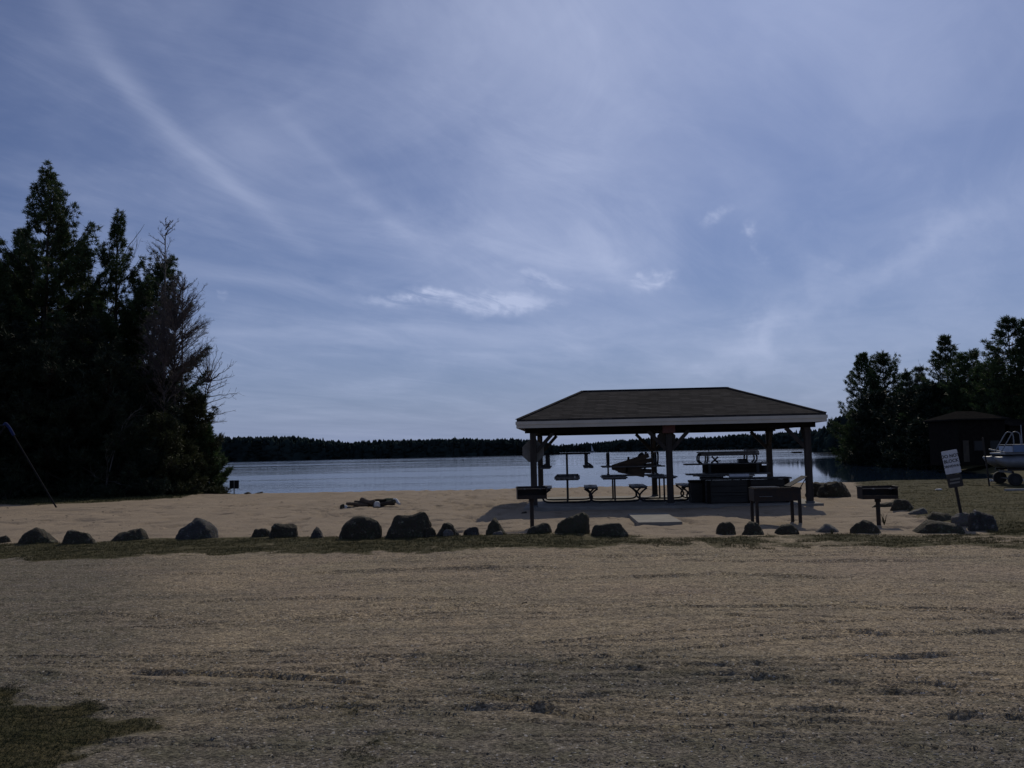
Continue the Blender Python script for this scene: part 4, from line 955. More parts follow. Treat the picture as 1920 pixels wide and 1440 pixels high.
def far_boats():
    d = 440; p = D(1600, 842, d); r = empty('canopy_boat', (p[0], d, WATER_Z), 0, 'small boat with a blue canopy far out on the lake near the right trees', 'boat')
    b = MB(); b.tube([(-3.6, -.8, .25), (-3, -.8, .25), (3.2, -.8, .25)], [.1, .35, .35], 10); b.tube([(-3.6, .8, .25), (-3, .8, .25), (3.2, .8, .25)], [.1, .35, .35], 10); b.build('pontoon', M['alu'], r)
    MB().box(-3.1, 3.2, -1.2, 1.2, .62, 1.35).build('hull', M['blue_panel'], r)
    b = MB(); b.box(-2.6, 2.4, -1.2, 1.2, 2.45, 2.75); b.build('canopy', M['blue_paint'], r)
    b = MB(); [b.bar((x, y, 1.3), (x, y, 2.45), .08) for x in (-2.4, 2.2) for y in (-1.1, 1.1)]; b.build('canopy_post', M['alu'], r)
    d = 900; p = D(1109, 848, d); r = empty('sailboat', (p[0], d, WATER_Z), 0, 'tiny pale sailboat far off before the distant shore', 'sailboat')
    b = MB(); b.add([(-3, 0, .7), (3, 0, .7), (0, -1, .7), (0, 1, .7), (-2.2, 0, -.2), (2.4, 0, -.2)], [(0, 2, 1, 3), (0, 4, 5, 1, 2), (0, 3, 1, 5, 4)]); b.build('hull', M['white_paint'], r)
    b = MB(); b.tube([(0, 0, .6), (0, 0, 8.3)], .08, 6); b.build('mast', M['alu'], r)
    b = MB(); b.add([(.1, -.01, 1.4), (2.3, -.01, 1.5), (.1, -.01, 8), (.1, .02, 1.4), (2.3, .1, 1.5), (.1, .02, 8)], [(0, 1, 2), (5, 4, 3), (0, 3, 4, 1), (1, 4, 5, 2), (2, 5, 3, 0)]); b.build('sail', M['white_paint'], r)
    d = 300; p = D(1494, 847, d); r = empty('float', (p[0], d, WATER_Z), 0, 'small dark swimming float on the lake left of the right front post', 'float')
    MB().box(-1.5, 1.5, -1.2, 1.2, .1, .5).build('deck', M['dark_wood'], r); b = MB(); [b.tube([(-1.4, y, .05), (1.4, y, .05)], .2, 8) for y in (-.8, .8)]; b.build('drum', M['rubber'], r)
far_boats()

# ------------------------------------------------------------------ trees
RS = np.random.RandomState(7)
def tufts(Cn, Dn, size, K, spread, wid, rs):
    """K needle blades per tuft centre; returns verts, tris"""
    n = len(Cn); C3 = np.repeat(Cn, K, 0); D3 = np.repeat(Dn, K, 0); S = np.repeat(size, K)
    v = D3 + rs.normal(size=(n * K, 3)) * spread; v /= np.linalg.norm(v, axis=1)[:, None] + 1e-9
    L = S * rs.uniform(.6, 1.15, n * K); side = np.cross(v, rs.normal(size=(n * K, 3))); side /= np.linalg.norm(side, axis=1)[:, None] + 1e-9
    W = (S * wid)[:, None]; off = rs.normal(size=(n * K, 3)) * (S * .22)[:, None]
    b0 = C3 + off - side * W; b1 = C3 + off + side * W; tp = C3 + off + v * L[:, None]
    V = np.stack([b0, b1, tp], 1).reshape(-1, 3); F = np.arange(n * K * 3).reshape(-1, 3); return V, F
def segs_mesh(S, k=3):
    """S: (n,8) p0 p1 r0 r1 -> k-sided open tubes, vectorised"""
    S = np.asarray(S, float); n = len(S); p0, p1, r0, r1 = S[:, :3], S[:, 3:6], S[:, 6], S[:, 7]
    d = p1 - p0; d /= np.linalg.norm(d, axis=1)[:, None] + 1e-9
    up = np.where(np.abs(d[:, 2:3]) < .9, np.array([[0, 0, 1.]]), np.array([[1., 0, 0]])); a = np.cross(d, up); a /= np.linalg.norm(a, axis=1)[:, None]; b = np.cross(d, a)
    V = []
    for p, r in ((p0, r0), (p1, r1)):
        for j in range(k):
            t = 2 * math.pi * j / k; V.append(p + (a * math.cos(t) + b * math.sin(t)) * r[:, None])
    V = np.stack(V, 1).reshape(-1, 3); base = np.arange(n)[:, None] * 2 * k
    F = np.concatenate([np.stack([base[:, 0] + j, base[:, 0] + (j + 1) % k, base[:, 0] + k + (j + 1) % k, base[:, 0] + k + j], 1) for j in range(k)]); return V, F
def conifer(name, x, y, h, width, label, cat='tree', group=None, seed=0, start=.1, whorl=.42, nb=5, tuft=.17, K=16, up=(.05, .9), taper=.85, gap=.12, mat='needles', lean=(0, 0), sub=6, irregular=.35, crownk=1.0, bw=.07, spr=.55, slf=.33):
    rs = np.random.RandomState(seed); g = gz(x, y)
    root = empty(name, (x, y, g - .1), 0, label, cat, group)
    segs = []; zs = np.linspace(0, h, 14); wob = rs.normal(size=(14, 2)).cumsum(0) * .012 * h / 14 * 2
    tp = lambda z: np.array([lean[0] * (z / h) ** 1.5 + np.interp(z, zs, wob[:, 0]), lean[1] * (z / h) ** 1.5 + np.interp(z, zs, wob[:, 1]), z])
    r0 = h * .013
    for i in range(13): segs.append(np.r_[tp(zs[i]), tp(zs[i + 1]), r0 * (1 - zs[i] / h) + .015, r0 * (1 - zs[i + 1] / h) + .015])
    Cn, Dn, Sz = [], [], []
    z = start * h
    while z < h * .985:
        t = (z / h - start) / (1 - start); prof = (1 - t) ** taper * (.55 + .45 * min(1, t * 5 + .3)) * crownk
        a0 = rs.uniform(0, 6.28)
        for k in range(nb):
            if rs.rand() < gap: continue
            a = a0 + 6.283 * k / nb + rs.normal() * .25; L = max(.25, width * prof * (1 + rs.normal() * irregular)); L = min(L, width * 1.35)
            e = up[0] + (up[1] - up[0]) * t ** 1.6 + rs.normal() * .08
            dh = np.array([math.cos(a), math.sin(a), 0]); base = tp(z + rs.uniform(-.1, .1)); n = 5; pts = []
            for j in range(n + 1):
                q = j / n; pts.append(base + dh * L * q * math.cos(e) + np.array([0, 0, L * (math.sin(e) * q + .16 * q * q - .10 * math.sin(q * 3.1))]))
            for j in range(n): segs.append(np.r_[pts[j], pts[j + 1], (.012 + .012 * L) * (1 - j / n) + .006, (.012 + .012 * L) * (1 - (j + 1) / n) + .005])
            ns = max(2, int(sub * L / max(width * .6, .5)) + 1)
            for j in range(ns):
                q = .3 + .7 * (j + rs.rand() * .6) / ns; q = min(q, 1.0); f = q * n; i0 = min(int(f), n - 1); pp = pts[i0] + (pts[i0 + 1] - pts[i0]) * (f - i0)
                sl = L * slf * (1.15 - q) + tuft * .5
                for sgn in (-1, 1):
                    sd_ = np.array([-dh[1], dh[0], 0]) * sgn; v = dh * .75 + sd_ * rs.uniform(.4, 1) + np.array([0, 0, rs.uniform(-.05, .35)]); v /= np.linalg.norm(v)
                    nt_ = max(1, int(sl / (tuft * .95)))
                    for w in range(nt_):
                        c = pp + v * sl * (w + 1) / nt_ + rs.normal(size=3) * tuft * .15; Cn.append(c); Dn.append(v * .6 + np.array([0, 0, .45])); Sz.append(tuft * rs.uniform(.75, 1.25))
                    segs.append(np.r_[pp, pp + v * sl, .008, .005])
            Cn.append(pts[-1]); Dn.append(dh + np.array([0, 0, .3])); Sz.append(tuft)
        z += whorl * rs.uniform(.75, 1.25) * (1.15 - .35 * t)
    for q in np.linspace(.94, 1, 4): Cn.append(tp(h * q)); Dn.append(np.array([0, 0, 1.])); Sz.append(tuft)
    V, F = segs_mesh(segs, 4); mesh_obj('trunk', V, F, M['bark'], root)
    V, F = tufts(np.array(Cn), np.array(Dn), np.array(Sz), K, spr, bw, rs); mesh_obj('crown', V, F, M[mat], root)
    return root
def bare_tree(name, x, y, h, label, cat='bare tree', group=None, seed=0, lean=(0, 0), spread=.5, levels=5, mat='bare_bark', r0=None, kids=(3, 4), upb=.25, trunk_frac=.35, lenf=.62, twig=.006, bias=(0, 0)):
    rs = np.random.RandomState(seed); root = empty(name, (x, y, gz(x, y) - .08), 0, label, cat, group); thick, thin = [], []
    r0 = r0 or h * .009
    def grow(p, d, L, r, lv):
        n = 4; q = p; dd = d
        pts = [p]
        for j in range(n):
            dd = dd + rs.normal(size=3) * .10 + np.array([bias[0] * .05, bias[1] * .05, upb * .12]); dd /= np.linalg.norm(dd)
            q2 = q + dd * L / n; ra = r * (1 - .5 * j / n); rb = r * (1 - .5 * (j + 1) / n)
            (thick if r > .012 else thin).append(np.r_[q, q2, max(ra, twig), max(rb, twig * .8)]); q = q2; pts.append(q)
        if lv <= 0: return
        k = rs.randint(kids[0], kids[1] + 1)
        for i in range(k):
            f = rs.uniform(.35, 1.0) if i else 1.0; idx = min(int(f * n), n); pp = pts[idx]
            ax = rs.normal(size=3); ax -= dd * ax.dot(dd); ax /= np.linalg.norm(ax) + 1e-9
            nd = dd + ax * spread * rs.uniform(.6, 1.3) * (1 if i else .35); nd += np.array([bias[0], bias[1], 0]) * .15; nd /= np.linalg.norm(nd)
            grow(pp, nd, L * lenf * rs.uniform(.75, 1.2), r * (.52 if i else .62), lv - 1)
    d0 = np.array([lean[0], lean[1], 1.]); d0 /= np.linalg.norm(d0)
    grow(np.zeros(3), d0, h * trunk_frac, r0, levels)
    A = np.array(thick + thin); k = h / max(A[:, 2].max(), A[:, 5].max()); kx = min(k, 1.0 + .75 * (k - 1)) if k > 1 else k
    for L_ in (thick, thin):
        for sg in L_: sg[[0, 1, 3, 4]] *= kx; sg[[2, 5]] *= k
    V, F = segs_mesh(thick, 5); mesh_obj('trunk', V, F, M[mat], root)
    if thin: V, F = segs_mesh(thin, 3); mesh_obj('branches', V, F, M[mat], root)
    return root
def twig_tree(name, x, y, hc, rx, rz, label, cat='bare tree', group=None, seed=0, limbs=60, side=12, sub=3, off=(0, 0), mat='bare_bark', tw=.006, lo=-.5, arc=.25, el=1.0, topf=.15):
    """leafless tree whose limbs fan out to an ellipsoid of radii rx, rz round height hc"""
    rs = np.random.RandomState(seed); root = empty(name, (x, y, gz(x, y) - .08), 0, label, cat, group); thick, thin = [], []
    c = np.array([off[0], off[1], hc]); base = np.zeros(3); fork = np.array([off[0] * .25, off[1] * .25, max(.6, hc - rz * .95)])
    tr = [base, fork * .5 + rs.normal(size=3) * .05, fork, (fork + c) / 2, c + np.array([0, 0, rz * .3])]
    for i in range(4): thick.append(np.r_[tr[i], tr[i + 1], .075 - i * .014, .061 - i * .014])
    for k in range(limbs):
        u = rs.normal(size=3); u /= np.linalg.norm(u); u[2] = lo + (1 - lo) * rs.rand() ** .8; q = math.sqrt(max(0, 1 - min(1, u[2] ** 2))); hxy = np.array([u[0], u[1]]); hxy /= np.linalg.norm(hxy) + 1e-9
        e = c + np.array([hxy[0] * q * rx, hxy[1] * q * rx, u[2] * rz]) * rs.uniform(.8, 1.05)
        hd = math.hypot(e[0] - c[0], e[1] - c[1]); zz_ = min(max(e[2] - max(hd, .15) * el * rs.uniform(.45, 1.1), fork[2]), c[2] + rz * topf); tt = (zz_ - fork[2]) / max(c[2] - fork[2], .1); s0 = fork + (c - fork) * min(tt, 1.0); s0[2] = zz_; n = 7; pts = []
        for j in range(n + 1):
            f = j / n; p = s0 + (e - s0) * f; p[2] += -arc * math.sin(f * 3.14) * .6 * rz * .5 + 0; p += rs.normal(size=3) * .02; pts.append(p)
        for j in range(n): (thick if j < 2 else thin).append(np.r_[pts[j], pts[j + 1], .020 * (1 - j / n) + tw, .020 * (1 - (j + 1) / n) + tw * .9])
        d = e - s0; L = np.linalg.norm(d); d /= L
        for m in range(side):
            f = rs.uniform(.25, 1) * n; i0 = min(int(f), n - 1); p = pts[i0] + (pts[i0 + 1] - pts[i0]) * (f - i0); v = d + rs.normal(size=3) * .45 + np.array([0, 0, .25]); v /= np.linalg.norm(v); l = L * rs.uniform(.10, .24)
            m1 = p + v * l * .5; v2 = v + rs.normal(size=3) * .2; v2 /= np.linalg.norm(v2); e2 = m1 + v2 * l * .5; thin.append(np.r_[p, m1, tw, tw * .85]); thin.append(np.r_[m1, e2, tw * .85, tw * .6])
            for w in range(sub):
                v3 = v2 + rs.normal(size=3) * .5; v3 /= np.linalg.norm(v3); b = p + (e2 - p) * rs.uniform(.3, .9); thin.append(np.r_[b, b + v3 * l * rs.uniform(.3, .6), tw * .7, tw * .5])
    V, F = segs_mesh(thick, 6); mesh_obj('trunk', V, F, M[mat], root); V, F = segs_mesh(thin, 3); mesh_obj('branches', V, F, M[mat], root); return root
def shrub(name, x, y, h, w, label, seed=0, mat='olive', n=900, K=14, t=.12, cat='shrub', group=None, d=None):
    rs = np.random.RandomState(seed); root = empty(name, (x, y, gz(x, y) - .05), 0, label, cat, group); d = d or w
    segs = []; Cn, Dn, Sz = [], [], []
    for i in range(max(8, n // 25)):
        a = rs.uniform(0, 6.28); u = rs.rand(); e = np.array([math.cos(a) * w / 2 * rs.rand() ** .5 * .9, math.sin(a) * d / 2 * rs.rand() ** .5 * .9, h * rs.uniform(.45, .98)])
        q = (e[0] / (w / 2)) ** 2 + (e[1] / (d / 2)) ** 2; e[2] *= max(.3, 1 - .55 * q)
        segs.append(np.r_[e[:2] * .12, 0, e * .55 * np.array([.7, .7, 1]), .025, .015]); segs.append(np.r_[e * .55 * np.array([.7, .7, 1]), e, .015, .006])
        for j in range(25):
            f = rs.uniform(.25, 1); b = e * np.array([.2 + .8 * f, .2 + .8 * f, f]) + rs.normal(size=3) * .09 * w * np.array([1, 1, .6]); b[2] = abs(b[2]); Cn.append(b); v = b - np.array([0, 0, h * .3]); Dn.append(v / (np.linalg.norm(v) + 1e-9)); Sz.append(t * rs.uniform(.7, 1.3))
    V, F = segs_mesh(segs, 4); mesh_obj('stems', V, F, M['bare_bark'], root)
    V, F = tufts(np.array(Cn), np.array(Dn), np.array(Sz), K, .7, .10, rs); mesh_obj('foliage', V, F, M[mat], root); return root
def at(px, d): p = D(px, 850, d); return p[0], d
def hgt(px, py, d):
    p = D(px, py, d); return p[2] - gz(p[0], d)
GL = 'evergreens crowded at the left of the beach'
def left_trees():
    def pine(px, py, d, w, lb, **kw):
        x, y = at(px, d); conifer('pine_tree', x, y, hgt(px, py, d), w, lb, 'pine tree', GL, **{**dict(spr=1.3, sub=8, bw=.09), **kw})
    pine(75, 316, 44, 3.3, 'tallest pine at the far left with open tufted top', seed=1, start=.12, whorl=.58, nb=5, tuft=.20, K=30, up=(.35, 1.2), taper=.62, gap=.2, irregular=.6, lean=(.2, 0))
    pine(-25, 455, 41, 2.6, 'pine cut by the left frame edge, lower than the tallest one', seed=2, start=.1, tuft=.20, K=26, up=(.35, 1.15), taper=.7, gap=.18)
    pine(214, 391, 45, 2.6, 'slender pointed pine, second tallest of the left trees', seed=3, start=.14, whorl=.50, nb=5, tuft=.18, K=28, up=(.3, 1.2), taper=.8, gap=.2, irregular=.55)
    pine(268, 488, 46, 2.5, 'pine leaning right behind the bare birch', seed=4, start=.15, tuft=.18, K=28, up=(.35, 1.0), taper=.6, gap=.2, lean=(.9, 0), irregular=.6)
    pine(150, 452, 48, 2.3, 'thin-crowned pine between the two tallest pines', seed=5, start=.1, tuft=.18, K=24, up=(.3, 1.15), taper=.7, gap=.15)
    pine(30, 430, 47, 2.6, 'pine close behind the tallest pine on its left', seed=6, tuft=.20, K=26, up=(.35, 1.15), taper=.65, gap=.2)
    pine(120, 560, 50, 2.8, 'shorter pine behind the gap between the tallest pines', seed=16, tuft=.20, K=26, up=(.1, .8), taper=.7, gap=.1)
    def hem(px, py, d, w, lb, **kw):
        x, y = at(px, d); conifer('hemlock_tree', x, y, hgt(px, py, d), w, lb, 'evergreen tree', GL, mat=kw.pop('mat', 'needles2'), start=.01, whorl=.34, nb=6, tuft=.24, K=15, up=(-.1, .5), taper=.55, gap=.05, sub=7, irregular=.25, bw=.10, **kw)
    hem(-60, 560, 38, 2.9, 'dark hemlock at the left frame edge behind the swing frame', seed=21)
    hem(20, 600, 39.5, 2.6, 'dark hemlock under the tallest pine', seed=22)
    hem(88, 640, 39, 2.4, 'dark hemlock above the foot of the swing pole', seed=23)
    hem(150, 600, 41, 2.5, 'dark hemlock under the thin-crowned pine', seed=24)
    hem(205, 665, 40, 2.2, 'dark hemlock left of the curved bare sapling', seed=25)
    hem(262, 690, 41, 2.4, 'dark hemlock right of the curved bare sapling', seed=26)
    hem(312, 730, 43, 2.2, 'dark hemlock below the domed bare tree', seed=27)
    hem(60, 560, 46, 3.0, 'tall dark hemlock behind the front row at far left', seed=28)
    hem(180, 590, 47, 3.0, 'tall dark hemlock behind the front row, below the second tallest pine', seed=29)
    hem(245, 600, 49, 2.6, 'tall dark hemlock behind the domed bare tree', seed=30)
    hem(-10, 520, 52, 3.2, 'rear hemlock at the left frame edge', seed=31)
    def ced(px, py, d, w, lb, mat='olive', **kw):
        x, y = at(px, d); conifer('cedar_tree', x, y, hgt(px, py, d), w, lb, 'cedar tree', GL, mat=mat, start=.01, whorl=.26, nb=6, tuft=.17, K=16, up=(.25, .9), taper=.5, gap=.05, sub=7, irregular=.22, bw=.10, **kw)
    ced(356, 742, 42.5, 1.6, 'green cedar leaning over the water at the right end of the left trees', seed=41, lean=(.35, 0))
    ced(383, 800, 42, 1.05, 'small cedar whose boughs hang over the lake', seed=42, mat='needles')
    ced(300, 780, 39.5, 1.5, 'olive cedar at the edge of the left grass', seed=43)
    ced(240, 800, 38.5, 1.5, 'olive cedar in front of the curved bare sapling', seed=44, mat='needles2')
    ced(345, 830, 40.5, 1.0, 'low olive cedar near the shore grass', seed=45)
    def bare(px, py, d, lb, **kw):
        x, y = at(px, d); bare_tree('bare_tree', x, y, hgt(px, py, d) * kw.pop('k', 1.0), lb, 'bare tree', 'leafless trees among the left evergreens', **kw)
    bare(172, 395, 47, 'thin leafless tree between the tallest pines', seed=52, spread=.24, levels=5, trunk_frac=.36, kids=(2, 3), upb=.7, mat='pale_bark', k=1.0)
    bare(196, 720, 37.5, 'pale curved leafless sapling in front of the dark hemlocks', seed=56, spread=.7, levels=4, trunk_frac=.45, kids=(2, 3), upb=-.1, lean=(.25, 0), bias=(.6, 0), mat='pale_bark', k=.85)
    GB = 'leafless trees among the left evergreens'
    for px, pt, pb, wpx, d, lb, kw in ((326, 528, 740, 62, 42.3, 'domed leafless tree with dense grey-brown twigs', dict(seed=53, limbs=190, side=14, sub=4, tw=.0055, lo=-.9, arc=.0)),
                                  (306, 590, 800, 52, 41.0, 'smaller domed leafless tree left of the dense one', dict(seed=54, limbs=90, side=14, sub=3, tw=.0055, lo=-.8, arc=.0)),
                                  (306, 398, 520, 38, 44.0, 'tall leafless birch rising above the leaning pine', dict(seed=51, limbs=26, side=9, sub=3, tw=.005, mat='pale_bark', lo=-.5, arc=.0, el=1.2, topf=.75)),
                                  (340, 500, 660, 48, 44.0, 'sparser leafless treetop rising just behind the domed tree', dict(seed=57, limbs=46, side=11, sub=3, tw=.0055, lo=-.6, arc=.0, topf=.5)),
                                  (390, 645, 815, 56, 43.0, 'leafless tree with long branches reaching right over the lake', dict(seed=55, limbs=44, side=10, sub=2, tw=.0055, lo=-.9, arc=.0, el=.35))):
        x, y = at(px, d); zt_, zb_ = hgt(px, pt, d), hgt(px, pb, d); o = (.8, 0) if px == 390 else (0, 0)
        twig_tree('bare_tree', x - o[0], y, (zt_ + zb_) / 2, wpx * d / 1650, (zt_ - zb_) / 2, lb, group=GB, off=o, **kw)
    for k, (px, d, h, w, lb, m) in enumerate(((398, 39.6, .35, .9, 'low dark shrub on the shore just left of the waterside sign', 'olive'), (410, 40.2, .42, .8, 'brown shore brush right next to the waterside sign', 'olive'), (340, 39.2, .8, 1.6, 'olive shrub at the foot of the shore cedars', 'olive'), (285, 37.8, .9, 1.8, 'dark shrub at the edge of the left grass', 'needles2'), (15, 36.5, 1.1, 2.4, 'dark shrub behind the swing frame', 'needles2'), (160, 37.2, .9, 2.2, 'dark shrub behind the foot of the swing pole', 'needles2'), (225, 37.2, .8, 1.8, 'dark shrub below the curved bare sapling', 'needles2'))):
        x, y = at(px, d); shrub('shrub', x, y, h, w, lb, 60 + k, m, n=500, group='shrubs below the left trees')
left_trees()
GR = 'pines on the right shore'
def right_trees():
    def pine(px, py, d, w, lb, **kw):
        x, y = at(px, d); kw.setdefault('up', (.0, .75)); conifer('pine_tree', x, y, hgt(px, py, d), w, lb, 'pine tree', GR, **{**dict(start=.05, whorl=.78, nb=8, tuft=.36, K=15, taper=1.1, gap=.05, sub=7, irregular=.24, bw=.10, spr=.42, slf=.20), **kw})
    pine(1628, 663, 112, 4.6, 'left pine of the pair standing over the cove', seed=71, up=(.1, .9), taper=.72)
    pine(1664, 656, 111, 4.6, 'right pine of the pair standing over the cove', seed=72, up=(.1, 1.0), irregular=.32, taper=.72)
    pine(1782, 627, 92, 4.6, 'pointed tall pine in the middle of the right shore', seed=73, taper=.9)
    pine(1905, 592, 78, 4.4, 'tallest right pine cut by the right frame edge', seed=74, taper=.75)
    pine(1706, 690, 104, 2.9, 'small pine just right of the cove pair', seed=75)
    pine(1733, 688, 100, 2.8, 'small pine left of the pointed tall pine', seed=76)
    pine(1826, 660, 86, 3.3, 'bushy pine right of the pointed tall pine', seed=77, taper=.5)
    pine(1864, 672, 82, 3.1, 'lower pine between the bushy pine and the tallest one', seed=78, taper=.5)
    pine(1945, 600, 76, 3.6, 'pine outside the right frame edge reaching into view', seed=79)
    pine(1602, 772, 128, 2.2, 'low pine at the outer tip of the cove', seed=80, start=.02)
    fill = [(1648, 735, 104, 3.2), (1690, 745, 98, 3.4), (1722, 730, 94, 3.2), (1755, 715, 90, 3.0), (1800, 715, 96, 3.4), (1845, 720, 95, 3.6), (1875, 715, 92, 3.2), (1935, 700, 90, 3.4), (1765, 760, 88, 2.8), (1825, 740, 98, 3.2), (1890, 740, 94, 3.4), (1622, 765, 116, 2.6), (1735, 790, 84, 2.8), (1700, 800, 92, 2.8)]
    fl = ['below the right pine of the cove pair', 'right of the cove pair, low', 'below the small pines', 'left below the pointed pine', 'right below the pointed pine', 'below the bushy pine', 'left of the tallest right pine, low', 'at the right frame edge, low', 'at the cove shore left of the cabin', 'behind the cabin roof', 'behind the shed roof', 'at the left foot of the cove pair', 'at the cove shore above the leaning sign', 'at the cove shore left of the leaning sign']
    for k, ((px, py, d, w), l) in enumerate(zip(fill, fl)):
        x, y = at(px, d); conifer('hemlock_tree', x, y, hgt(px, py, d), w, 'dark hemlock ' + l, 'evergreen tree', 'dark hemlocks filling the right shore', seed=90 + k, start=.0, whorl=.55, nb=6, tuft=.42, K=10, up=(-.15, .5), taper=.5, gap=.03, sub=6, irregular=.2, mat='needles2', bw=.16)
    for k, (px, py, d, lb) in enumerate(((1738, 668, 96, 'leafless treetop between the small pines and the pointed pine'), (1852, 655, 80, 'leafless treetop left of the tallest right pine'), (1600, 800, 118, 'leafless shore tree at the foot of the cove pair'))):
        x, y = at(px, d); bare_tree('bare_tree', x, y, hgt(px, py, d), lb, 'bare tree', 'leafless trees on the right shore', seed=120 + k, spread=.36, levels=6, trunk_frac=.32, kids=(2, 3), upb=.5, twig=.012)
right_trees()

# ------------------------------------------------------------------ far shores
def far_shore():
    rs = np.random.RandomState(5)
    lines = [[(150, 812, 540), (380, 817, 540), (480, 817, 540), (560, 817, 540), (600, 822, 545), (650, 828, 550), (700, 824, 550), (760, 823, 550), (860, 820, 555), (930, 822, 560), (975, 822, 560), (1015, 824, 560), (1035, 831, 565), (1046, 843, 570)],
             [(930, 836, 1300), (1040, 834, 1300), (1100, 830, 1250), (1160, 824, 1200), (1240, 822, 1150)],
             [(1120, 836, 1000), (1160, 826, 1000), (1200, 821, 980), (1300, 819, 950), (1340, 817, 930), (1380, 813, 900), (1440, 812, 850), (1500, 806, 780), (1560, 800, 680), (1640, 790, 600)],
             [(1532, 812, 330), (1550, 793, 310), (1575, 778, 290), (1600, 770, 280), (1660, 760, 270), (1750, 750, 260)]]
    Vt, Ft, nv = [], [], 0
    for li, L in enumerate(lines):
        pxs = np.array([l[0] for l in L], float); tops = [l[1] for l in L]; ds = [l[2] for l in L]
        # land mass under the trees
        n = 60; front = []; ridge = []; back = []
        for q in np.linspace(pxs[0], pxs[-1], n):
            d = np.interp(q, pxs, ds); p = D(q, 850, d); tz = D(q, np.interp(q, pxs, tops), d)[2]
            front.append((p[0], p[1], WATER_Z - .3)); hh = max(.3, tz - 7 * min(1, d / 500)) * .85
            ridge.append((p[0] * 1.10, p[1] * 1.10, WATER_Z + .5 + hh)); back.append((p[0] * 1.5, p[1] * 1.5, WATER_Z + .5))
        V = front + ridge + back; F = [(i, i + 1, n + i + 1, n + i) for i in range(n - 1)] + [(n + i, n + i + 1, 2 * n + i + 1, 2 * n + i) for i in range(n - 1)]
        struct(mesh_obj('hills', V, F, M['far_needles'], smooth=True))
        # trees
        w = (pxs[-1] - pxs[0]) * np.mean(ds) / 1650; sp = max(1.3, ds[0] * .0024); rows = 5
        for row in range(rows):
            for q in np.linspace(pxs[0], pxs[-1], int(w / sp)):
                q = q + rs.uniform(-2, 2); d = np.interp(q, pxs, ds) * (1 + .10 * row / rows * rs.uniform(.8, 1.2)); topy = np.interp(q, pxs, tops)
                p = D(q, 850, d); tz = D(q, topy, d)[2] + rs.normal() * .0005 * d - (rs.rand() ** 3) * 1.0 + (.7 * d / 540 if rs.rand() < .10 else 0)
                gzb = WATER_Z - .3 + (row / rows) * max(.3, tz - 12) * .8; h = tz - gzb - rs.uniform(0, .25) * (tz - gzb) * (1 if row < 2 else .25)
                if h < 1: continue
                wd = h * rs.uniform(.20, .32) * (.9 if rs.rand() < .5 else 1.3); broad = rs.rand() < .8; k = 7; lv = 7; vs = [(p[0], p[1], gzb + h)]
                for j in range(1, lv + 1):
                    f = j / lv; rr = wd * (f ** .55 if broad else f ** .9); a0 = rs.uniform(0, 6.28)
                    for m_ in range(k):
                        a = a0 + 6.283 * m_ / k; r2 = rr * rs.uniform(.55, 1.25); vs.append((p[0] + math.cos(a) * r2, p[1] + math.sin(a) * r2, gzb + h * (1 - f * .97) + rs.uniform(-.03, .03) * h))
                fs = [(0, 1 + m_, 1 + (m_ + 1) % k) for m_ in range(k)]
                for j in range(lv - 1):
                    for m_ in range(k):
                        a = 1 + j * k + m_; b = 1 + j * k + (m_ + 1) % k; c = a + k; d2 = b + k; fs += [(a, c, b), (b, c, d2)]
                Vt += vs; Ft += [tuple(i + nv for i in f) for f in fs]; nv += len(vs)
    o = mesh_obj('far_forest', np.array(Vt), np.array(Ft), M['far_needles']); tag(o, 'dark pine woods along the far shores of the lake', 'forest', kind='stuff')
far_shore()

# ------------------------------------------------------------------ grass blades, gravel
def scatter_blades(name, xr, yr, n, size, label, mat, thr=.5, seed=1, wid=.06, K=5):
    rs = np.random.RandomState(seed); x = rs.uniform(*xr, n); y = rs.uniform(*yr, n); g, s = masks(x, y)
    keep = (g + (fbm(x * 2.2, y * 2.2, 40) - .5) * .9 > thr) & (poly_sd(x, y, LAND) > 1.0); x, y = x[keep], y[keep]; z = ground_z(x, y)
    sz = size * rs.uniform(.6, 1.4, len(x)) * (.6 + .8 * fbm(x * 1.3, y * 1.3, 41))
    Cn = np.stack([x, y, z], 1); Dn = np.tile(np.array([[0, 0, 1.]]), (len(x), 1))
    V, F = tufts(Cn, Dn, sz, K, .55, wid, rs); o = mesh_obj(name, V, F, mat); tag(o, label, 'grass', kind='stuff'); return o
M['blade'] = material('dry_grass', (.095, .085, .038), (.050, .052, .022), .8, 1.6, 0, translucent=.15)
M['blade_green'] = material('short_green_grass', (.036, .044, .017), (.022, .029, .011), .8, 1.6, 0, translucent=.15)
scatter_blades('strip_grass', (-12, 14), (12.6, 17.6), 120000, .028, 'short dry grass strip between gravel and boulders', M['blade'], .58, 1)
scatter_blades('right_grass', (7, 24), (13, 40), 90000, .028, 'rough brown-green grass on the right around the boat', M['blade'], .5, 2)
scatter_blades('left_grass', (-32, -10), (32, 46), 26000, .09, 'shaded grass below the left trees', M['blade_green'], .5, 3)
scatter_blades('corner_grass', (-5, .2), (3.6, 6.6), 110000, .012, 'dark green moss and grass patch in the bottom left corner', M['blade_green'], .52, 4, wid=.07)
def tall_weed():
    for px, py, h, lb in ((1658, 982, .22, 'small dry weed at the post of the right pedestal grill'), (1560, 1000, .12, 'small weed clump before the pale boulder')):
        p = GP(px, py); rs = np.random.RandomState(int(px)); segs = []
        for i in range(14):
            a = rs.uniform(0, 6.28); e = np.array([math.cos(a) * .3, math.sin(a) * .3, 1.]) * h * rs.uniform(.5, 1.1); segs.append(np.r_[0, 0, 0, e * .5 + rs.normal(size=3) * .01, .005, .004]); segs.append(np.r_[segs[-1][3:6], e, .004, .003])
        V, F = segs_mesh(segs, 3); o = mesh_obj('weed', V, F, M['blade']); o.location = tuple(p); tag(o, lb, 'weed')
